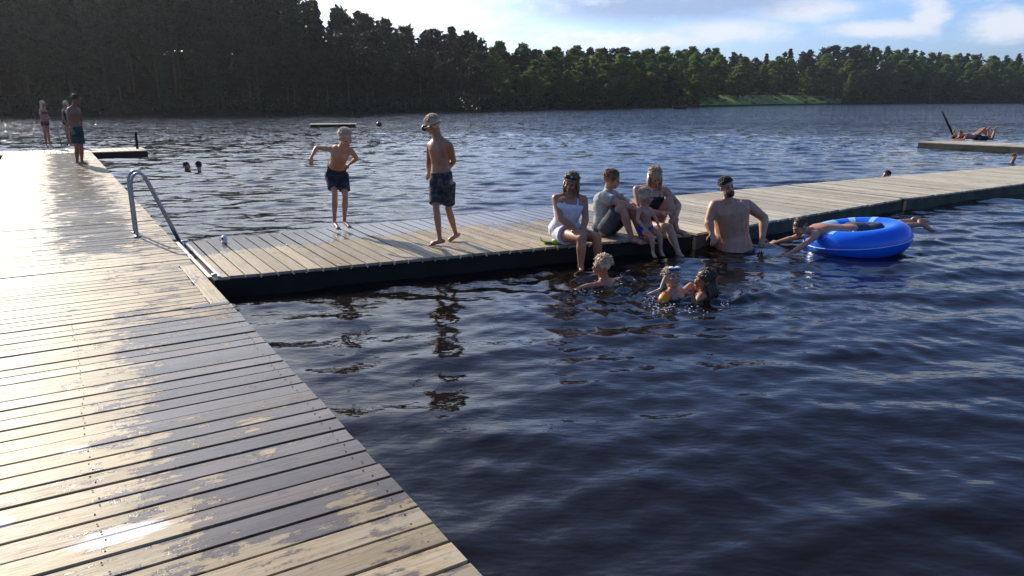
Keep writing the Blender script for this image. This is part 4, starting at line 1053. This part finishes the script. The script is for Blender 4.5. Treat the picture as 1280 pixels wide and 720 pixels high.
# man in the water
J = JJ(dict(head=(908.5,233,9.02), face=(.28,-.92,-.14), neck=(911,251,9.08), chest=(913,266,9.08), sl=(893.5,257,9.04), sr=(933,256,9.14), pel=(920,322,9.06),
    el=(885.5,277,8.98), wl=(890,292,8.86), er=(955,272,9.14), wr=(953,296,9.02), hl=(911,330,9.04), hr=(930,330,9.10), kl=(908,372,9.0), kr=(934,372,9.06), al=(908,412,9.1), ar=(934,412,9.1), tl=(906,418,8.9), tr=(936,418,8.9)), curl=1.1)
def beard(root, J, s, hf):
    c, f, u, x, M, hs = hf; m = MB(); random.seed(3)
    m.ell(c - u*.078*hs + f*.048*hs, (.055*hs,.052*hs,.042*hs), M, 16, 10)
    for i in range(120):
        a = random.uniform(-1.2,1.2); p = c - u*random.uniform(.055,.105)*hs + f*math.cos(a)*.085*hs + x*math.sin(a)*.06*hs
        m.tube([p, p - u*.012*hs + f*.006*hs], [.006*hs,.002*hs], 5)
    m.tube([c - u*.05*hs + f*.094*hs - x*.028*hs, c - u*.044*hs + f*.100*hs, c - u*.05*hs + f*.094*hs + x*.028*hs], [.004*hs,.007*hs,.004*hs], 6)
    m.build('beard', H_DARK, root, True)
person(G(916,303,0), 'bearded heavy man standing waist deep in the water in front of the pier', J, 1.08, 'fair', 1.42, hair=('crop', H_DARK), clothes=(('shorts', F_DGREY, {'len':.6,'rise':.2}),), belly=1.0, extra=beard, armfat=1.32)
# boy on the ring
ring_c = U(1071, 303, 9.08); ring_c.z = .125
J = JJ(dict(head=(1000,284,8.93), face=(-.85,-.30,-.45), neck=(1012,289,8.98), chest=(1029,289.5,9.04), sl=(1016,288,9.20), sr=(1019,295,8.82), pel=(1074,289,9.16),
    el=(990,298,9.26), wl=(973,302,9.30), er=(1004,307,8.66), wr=(989,316,8.62), hl=(1083,288,9.26), hr=(1083,290,9.10), kl=(1116,280,9.32), kr=(1119,284,9.14), al=(1144,276,9.34), ar=(1151,280.5,9.12), tl=(1160,276,9.36), tr=(1168,290,9.04)), hup=Vector((-.35,0,.93)))
J['dr'] = Vector((-.8,-.2,-.35)); J['dl'] = Vector((-1,0,-.2))
person((ring_c.x, ring_c.y, 0), 'brown haired teenager lying face down across the blue ring, paddling with both hands', J, .90, 'fair', 1.0, hair=('wet', H_BROWN), clothes=(('shorts', F_DGREY, {'len':.5}),), limbs=.92)
# blond child in water
J = JJ(dict(head=(752,332,7.22), face=(-.93,-.25,-.06), neck=(754.5,349,7.26), chest=(757,359,7.26), sl=(748,356.5,7.12), sr=(766,353,7.40), pel=(760,384,7.30),
    el=(737,357,6.98), wl=(724,360,6.95), er=(775,348.5,7.52), wr=(781,357,7.62), hl=(754,392,7.2), hr=(768,392,7.4), kl=(750,415,7.2), kr=(772,415,7.4), al=(760,440,7.4), ar=(780,440,7.5), tl=(758,445,7.3), tr=(778,445,7.4)))
J['dl'] = Vector((-.6,-.3,-.6))
WAKES += [(ring_c.x, ring_c.y, .012, .35)]
person(G(750,368,0), 'wet blond child splashing alone in the water, seen in profile facing left', J, .74, 'tan', .95, hair=('short', H_BLOND), clothes=(('trunks', F_NAVY),), limbs=.9)
# child with mask pushed up
def mask_up(root, J, s, hf):
    c, f, u, x, M, hs = hf
    M_BL = simple('blue_rubber', (.03,.06,.28), .3); M_GL = simple('mask_lens', (.7,.75,.8), .08, spec=1)
    for q_ in (-1,1):
        o = c + u*.070*hs + f*.072*hs + x*.037*hs*q_; ax = nrm(u*.8 + f*.6); y = ax.cross(x)
        m = MB(); m.tube([o, o + ax*.022*hs], [.036*hs,.034*hs], 18); m.build('mask_frame', M_BL, root, True)
        m = MB(); m.tube([o + ax*.023*hs, o + ax*.026*hs], [.027*hs,.026*hs], 18); m.build('mask_lens', M_GL, root, True)
    m = MB(); m.tube([c + (x*math.cos(a)*.092 + f*math.sin(a)*.108)*hs + u*(.045-.02*abs(math.sin(a)))*hs for a in np.linspace(.9, -math.pi-.9, 16)], .006*hs, 6); m.build('mask_strap', M_BL, root, True)
    p0 = c - x*.02*hs; a = U(829,352,6.62); b = U(826,361,6.62); e = U(809,368,6.62)
    m = MB(); m.tube([U(832,345,6.66), a, b, U(817,365,6.62), e], [.012,.014,.013,.011,.007], 8); m.build('ponytail', H_WETBLOND, root, True)
    m = MB(); g = J['sl'].lerp(J['el'],.35); dd_ = nrm(J['el']-J['sl'])
    m.tube([g - dd_*.06, g - dd_*.03, g + dd_*.03, g + dd_*.06], [.04,.052,.052,.04], 16); m.build('armband', F_ORANGE, root, True)
J = JJ(dict(head=(839,347,6.72), face=(.35,-.75,.35), hup=(-.1,.35,.9), neck=(842,361,6.74), chest=(844,374,6.72), sl=(832,369,6.60), sr=(855,365,6.86), pel=(846,408,6.7),
    el=(822,367,6.56), wl=(822,384,6.5), er=(863,356,6.90), wr=(872,362,6.86), hl=(838,415,6.65), hr=(854,415,6.75), kl=(838,445,6.6), kr=(854,445,6.7), al=(838,475,6.8), ar=(854,475,6.9), tl=(838,480,6.7), tr=(854,480,6.8)))
J['el'] = U(826,381,6.52); J['wl'] = U(832,392,6.42)
person(G(842,389,0), 'child in the water with a blue diving mask pushed up and an orange armband', J, .76, 'fair', .95, hair=('wet', H_WETBLOND), clothes=(('swimsuit', F_ORANGE if False else F_TEAL, {'top':.12}),), limbs=.9, extra=mask_up)
# long-haired girl
J = JJ(dict(head=(880.5,349,6.74), face=(-.92,-.22,-.10), neck=(882,364,6.80), chest=(881,377,6.78), sl=(876,371,6.66), sr=(893,371,6.92), pel=(884,410,6.8),
    el=(868,384,6.56), wl=(867,372,6.52), er=(900,386,6.95), wr=(906,379.5,6.80), hl=(877,417,6.75), hr=(892,417,6.85), kl=(877,447,6.7), kr=(892,447,6.8), al=(877,475,6.9), ar=(892,475,7.0), tl=(877,480,6.8), tr=(892,480,6.9)))
J['hdir'] = Vector((.22,0,-1)); J['hlen'] = .27
person(G(884,389,0), 'girl with long wet brown hair in a patterned top holding the masked child', J, .86, 'tan', .92, True, ('long', H_BROWN), clothes=(('swimsuit', F_PAT, {'top':.2}),), limbs=.9)
WAKES += [(1.6, 6.75, .022, .26), (1.95, 6.8, .018, .22), (.85, 7.2, .020, .24), (2.75, 9.0, .014, .28), (-9.4, 20, .01, .4)]
# adults and girls at the far end of the dock
J = JJ(dict(head=(95.5,123.5,18.8), face=(.85,.30,-.22), neck=(92,133,18.82), chest=(91.5,143,18.85), sl=(86,137,18.75), sr=(97.5,137,18.95), pel=(95.5,163,18.9),
    el=(85.5,150,18.6), wl=(89.5,161,18.55), er=(101,150,19.1), wr=(100,161,19.15), hl=(93,166,18.8), hr=(98.5,166,18.98), kl=(96,184,18.75), kr=(101.5,184,18.95), al=(96.5,202,18.85), ar=(102.5,202,19.0), tl=(101.5,205.5,18.75), tr=(109,205,18.95)))
person(G(98,205), 'man in green and black swim shorts standing on the far part of the dock', J, 1.0, 'deep', .98, hair=('crop', H_DARK), clothes=(('shorts', F_GREEN, {'len':.75,'grow':.018}),), vox=.012)
J = JJ(dict(head=(53.8,130,26), face=(.9,-.1,-.1), neck=(53.3,135.5,26), chest=(53.8,141,26), sl=(50.6,138,25.9), sr=(57,138,26.1), pel=(56,152.5,26),
    el=(51,145.5,25.8), wl=(57.5,148,25.75), er=(58.6,144.5,26.15), wr=(60.5,147,26.0), hl=(54.5,155,25.95), hr=(58,155,26.05), kl=(56.5,168.5,25.9), kr=(60.5,168.5,26.1), al=(58,181,26), ar=(62.5,181,26.15), tl=(60.5,183.4,25.8), tr=(65.5,183.2,26.0)))
person(G(60,183.3), 'girl with long blond hair in a dark red bikini standing at the dock end', J, .88, 'tan', .9, True, ('long', H_BLOND), clothes=(('bikini_bottom', F_RED), ('bikini_top', F_RED)), vox=.012, limbs=.9)
J = JJ(dict(head=(81.5,130,26.3), face=(-.4,-.8,-.1), neck=(81.8,135.5,26.3), chest=(82,141.5,26.3), sl=(79,138.5,26.2), sr=(85.5,138.5,26.4), pel=(83.5,153.5,26.3),
    el=(78.6,146,26.2), wl=(81,151,26.1), er=(87,146,26.4), wr=(88,153,26.4), hl=(82,156,26.25), hr=(85.5,156,26.35), kl=(84,168,26.2), kr=(87,168,26.4), al=(87,180.5,26.3), ar=(89.5,180.5,26.4), tl=(86,183,26.15), tr=(91,183,26.3)))
person(G(87,182.5), 'fair haired girl in a black swimsuit half hidden behind the man on the dock', J, .85, 'tan', .9, True, ('bob', H_BLOND), clothes=(('swimsuit', F_BLACK),), vox=.012, limbs=.9)
# swimmers: heads at the surface over a floating body
def swimmer(px, py, face, label, hm, style, sk, zhead=.10, s=.9, group=None):
    b = G(px, py, zhead); f = nrm(face); sd_ = Vector((f.y, -f.x, 0))
    o = lambda a, l, z: b + f*a + sd_*l + Vector((0,0,z - b.z))
    J = dict(head=b, face=Vector((f.x, f.y, .05)), neck=o(-.05,0,-.06), chest=o(-.16,0,-.16), sl=o(-.10,-.17,-.12), sr=o(-.10,.17,-.12), pel=o(-.38,0,-.5), el=o(.1,-.3,-.2), wl=o(.3,-.22,-.16), er=o(.1,.3,-.2), wr=o(.3,.22,-.16),
        hl=o(-.42,-.08,-.55), hr=o(-.42,.08,-.55), kl=o(-.6,-.12,-.85), kr=o(-.55,.12,-.9), al=o(-.95,-.12,-.9), ar=o(-.9,.12,-1.0), tl=o(-1.05,-.12,-.95), tr=o(-1.0,.12,-1.1), hup=Vector((0,0,1)))
    return person((b.x, b.y, 0), label, J, s, sk, .95, hair=(style, hm), vox=.014)
swimmer(233.5,207.5,(.9,-.3,0),'dark haired swimmer with only head above water, the left one of the pair',H_DARK,'wet','fair')
swimmer(248.5,206.5,(-.2,.9,0),'dark haired swimmer with bright wet shoulders, the right one of the pair',H_DARK,'wet','pale', .14)
swimmer(1108,219,(-.9,-.4,0),'swimmer with dark hair just showing over the back edge of the pale pier',H_DARK,'wet','fair', .12)
swimmer(1267,197,(-.1,-1,0),'lone swimmer with short reddish hair between the right swim platform and the pier',H_RED,'crop','pale', .13)
# people lying on the right swim platform
Y0 = G(1200,176.5).y + .35
def lying(label, x0, Yb, face, sk, hm, cloth, kneeup, mirror=1, female=False):
    z = DZ; X = lambda px: U(px, 172, Yb).x
    def q(px, dy, h): return Vector((X(px), Yb+dy, z+h))
    if kneeup == 'calf':
        J = dict(head=q(x0,0,.27), face=Vector(face), neck=q(x0+3.5,0,.20), chest=q(x0+8,0,.19), sl=q(x0+4.5,-.17,.20), sr=q(x0+4.5,.17,.20), pel=q(x0+20,0,.13), el=q(x0,-.26,.05), wl=q(x0-6,-.06,.04), er=q(x0,.26,.05), wr=q(x0-6,.08,.04),
            hl=q(x0+23,-.09,.11), hr=q(x0+23,.09,.11), kl=q(x0+38,-.12,.07), kr=q(x0+38,.12,.07), al=q(x0+40,-.12,.46), ar=q(x0+36,.12,.44), tl=q(x0+43,-.12,.58), tr=q(x0+39,.12,.57))
    else:
        J = dict(head=q(x0,0,.12), face=Vector(face), neck=q(x0+4,0,.10), chest=q(x0+9,0,.12), sl=q(x0+6,-.17,.12), sr=q(x0+6,.17,.12), pel=q(x0+22,0,.12), el=q(x0+10,-.3,.05), wl=q(x0+17,-.22,.24), er=q(x0+3,.3,.30), wr=q(x0+1,.1,.46),
            hl=q(x0+24,-.09,.11), hr=q(x0+24,.09,.11), kl=q(x0+34,-.1,.44), kr=q(x0+35,.12,.42), al=q(x0+44,-.1,.06), ar=q(x0+45,.1,.06), tl=q(x0+48,-.1,.10), tr=q(x0+49,.1,.10), hup=Vector((-1,0,.1)))
    return person(q(x0+15,0,0), label, J, .95, sk, .95, female, ('wet' if not female else 'bob', hm), vox=.013, clothes=((cloth[0], cloth[1]),))
lying('person lying face down with raised calves and dark blue shorts on the right platform', 1200, Y0+.1, (-.9,-.4,-.2), 'tan', H_BROWN, ('shorts', F_NAVY), 'calf')
lying('person lying on their back with bent knees at the rear of the right platform', 1193, Y0+.95, (0,0,1), 'fair', H_BROWN, ('trunks', F_WHITE), 'back')
# ------------------------------------------------------------------ blue swim ring
M_RB = simple('blue_vinyl', (.008,.13,.74), .22, var=.04, scale=2); M_RL = simple('light_blue_vinyl', (.30,.55,.85), .25, var=.03, scale=2); M_RW = simple('clear_white_vinyl', (.75,.80,.85), .2, var=.02)
ringo = empty('swim_ring', (ring_c.x, ring_c.y, 0), 'large royal blue inflatable ring with light blue patches floating beside the pier', 'swim ring')
RM, Rt = .455, .182; TR = Matrix.Rotation(R(1), 3, 'X') @ Matrix.Rotation(R(-7), 3, 'Y')
def tor(a, b, r=0):   # a round the ring, b round the tube
    wob = 1 + .012*math.cos(a*16)
    p = Vector(((RM+(Rt+r)*math.cos(b)*wob)*math.cos(a)*1.0, (RM+(Rt+r)*math.cos(b)*wob)*math.sin(a)*.88, (Rt+r)*math.sin(b)*.98)); return ring_c + TR @ p
def tor_patch(a0, a1, b0, b1, r, na, nb, closed):
    m = MB(); vs = [tor(a0+(a1-a0)*i/na, b0+(b1-b0)*j/nb, r) for i in range(na+1) for j in range(nb+1)]
    m.add(vs, [(i*(nb+1)+j, (i+1)*(nb+1)+j, (i+1)*(nb+1)+j+1, i*(nb+1)+j+1) for i in range(na) for j in range(nb)]); return m
m = tor_patch(0, 2*math.pi, 0, 2*math.pi, 0, 96, 28, True); o = m.build('tube', M_RB, ringo, True)
for k, (a0, a1) in enumerate(((.62,.80),(1.25,1.45),(1.85,2.45),(3.6,3.8))):
    tor_patch(a0, a1, 1.1, 2.9, .0025, 10, 12, False).build('patch', M_RL, ringo, True)
m = MB(); m.tube([tor(a, -.02, .002) for a in np.linspace(0, 2*math.pi, 97)], .0045, 6, cap=False); m.build('seam', M_RW, ringo, True)
m = MB(); p = tor(4.2, 2.3); m.tube([p, p + Vector((0,.0,.03))], [.018,.012], 10); m.build('valve', M_RW, ringo, True)
for a in (3.05, ):
    m = MB(); m.ell(tor(a, .6, .02), (.05,.04,.03)); m.build('handle', M_RW, ringo, True)
# droplets and foam thrown up round the children
random.seed(9); m = MB()
for (cx, cy, k, sp_) in ((732,366,34,12),(775,354,16,12),(826,388,60,16),(860,392,30,20),(812,374,20,10),(905,384,14,9),(748,369,14,14)):
    for i in range(k):
        p = G(cx+random.gauss(0,sp_*.6), cy+random.gauss(0,4), 0); p.z = abs(random.gauss(.008,.022)); r = random.uniform(.002,.006)
        m.ell(p, (r*random.uniform(1,2.2), r, r*.7), n=6, m=5)
sm, snt, sb = new_mat('water_foam'); sb.inputs['Base Color'].default_value = (.85,.88,.9,1); sb.inputs['Roughness'].default_value = .15
tag(m.build('water_splash', sm, None, True), 'white droplets and foam splashed up around the children in the water', 'splash', None, 'stuff')
build_water()
# ------------------------------------------------------------------ camera
cd = bpy.data.cameras.new('camera'); co = bpy.data.objects.new('camera', cd); C.objects.link(co)
cd.sensor_width = 36; cd.lens = 36*F/1280; cd.clip_end = 6000; cd.clip_start = .05
co.location = (0, 0, CAM); co.rotation_euler = (math.pi/2 - TILT, 0, 0); scn.camera = co
scn.view_settings.view_transform = 'Standard'; scn.view_settings.look = 'None'; scn.view_settings.gamma = 1
scn.view_settings.exposure = .55
scn.cycles.use_denoising = True; scn.cycles.max_bounces = 6; scn.cycles.sample_clamp_indirect = 6

hm, hnt, hb = new_mat('glare_haze'); hnt.nodes.remove(hb)  # volume added to lift the dark left woods the way lens glare would
vp = hnt.nodes.new('ShaderNodeVolumePrincipled'); vp.inputs['Color'].default_value = (.86,.92,1,1); vp.inputs['Density'].default_value = ADDED_HAZE; vp.inputs['Anisotropy'].default_value = .55
hnt.links.new(vp.outputs[0], hnt.nodes['Material Output'].inputs['Volume'])
m = MB(); m.box((0,250,28), (2600,2700,68)); hz_ = tag(m.build('haze', hm), 'thin pale haze added over the lake, greying the dark left shore like lens glare', 'haze', None, 'stuff')
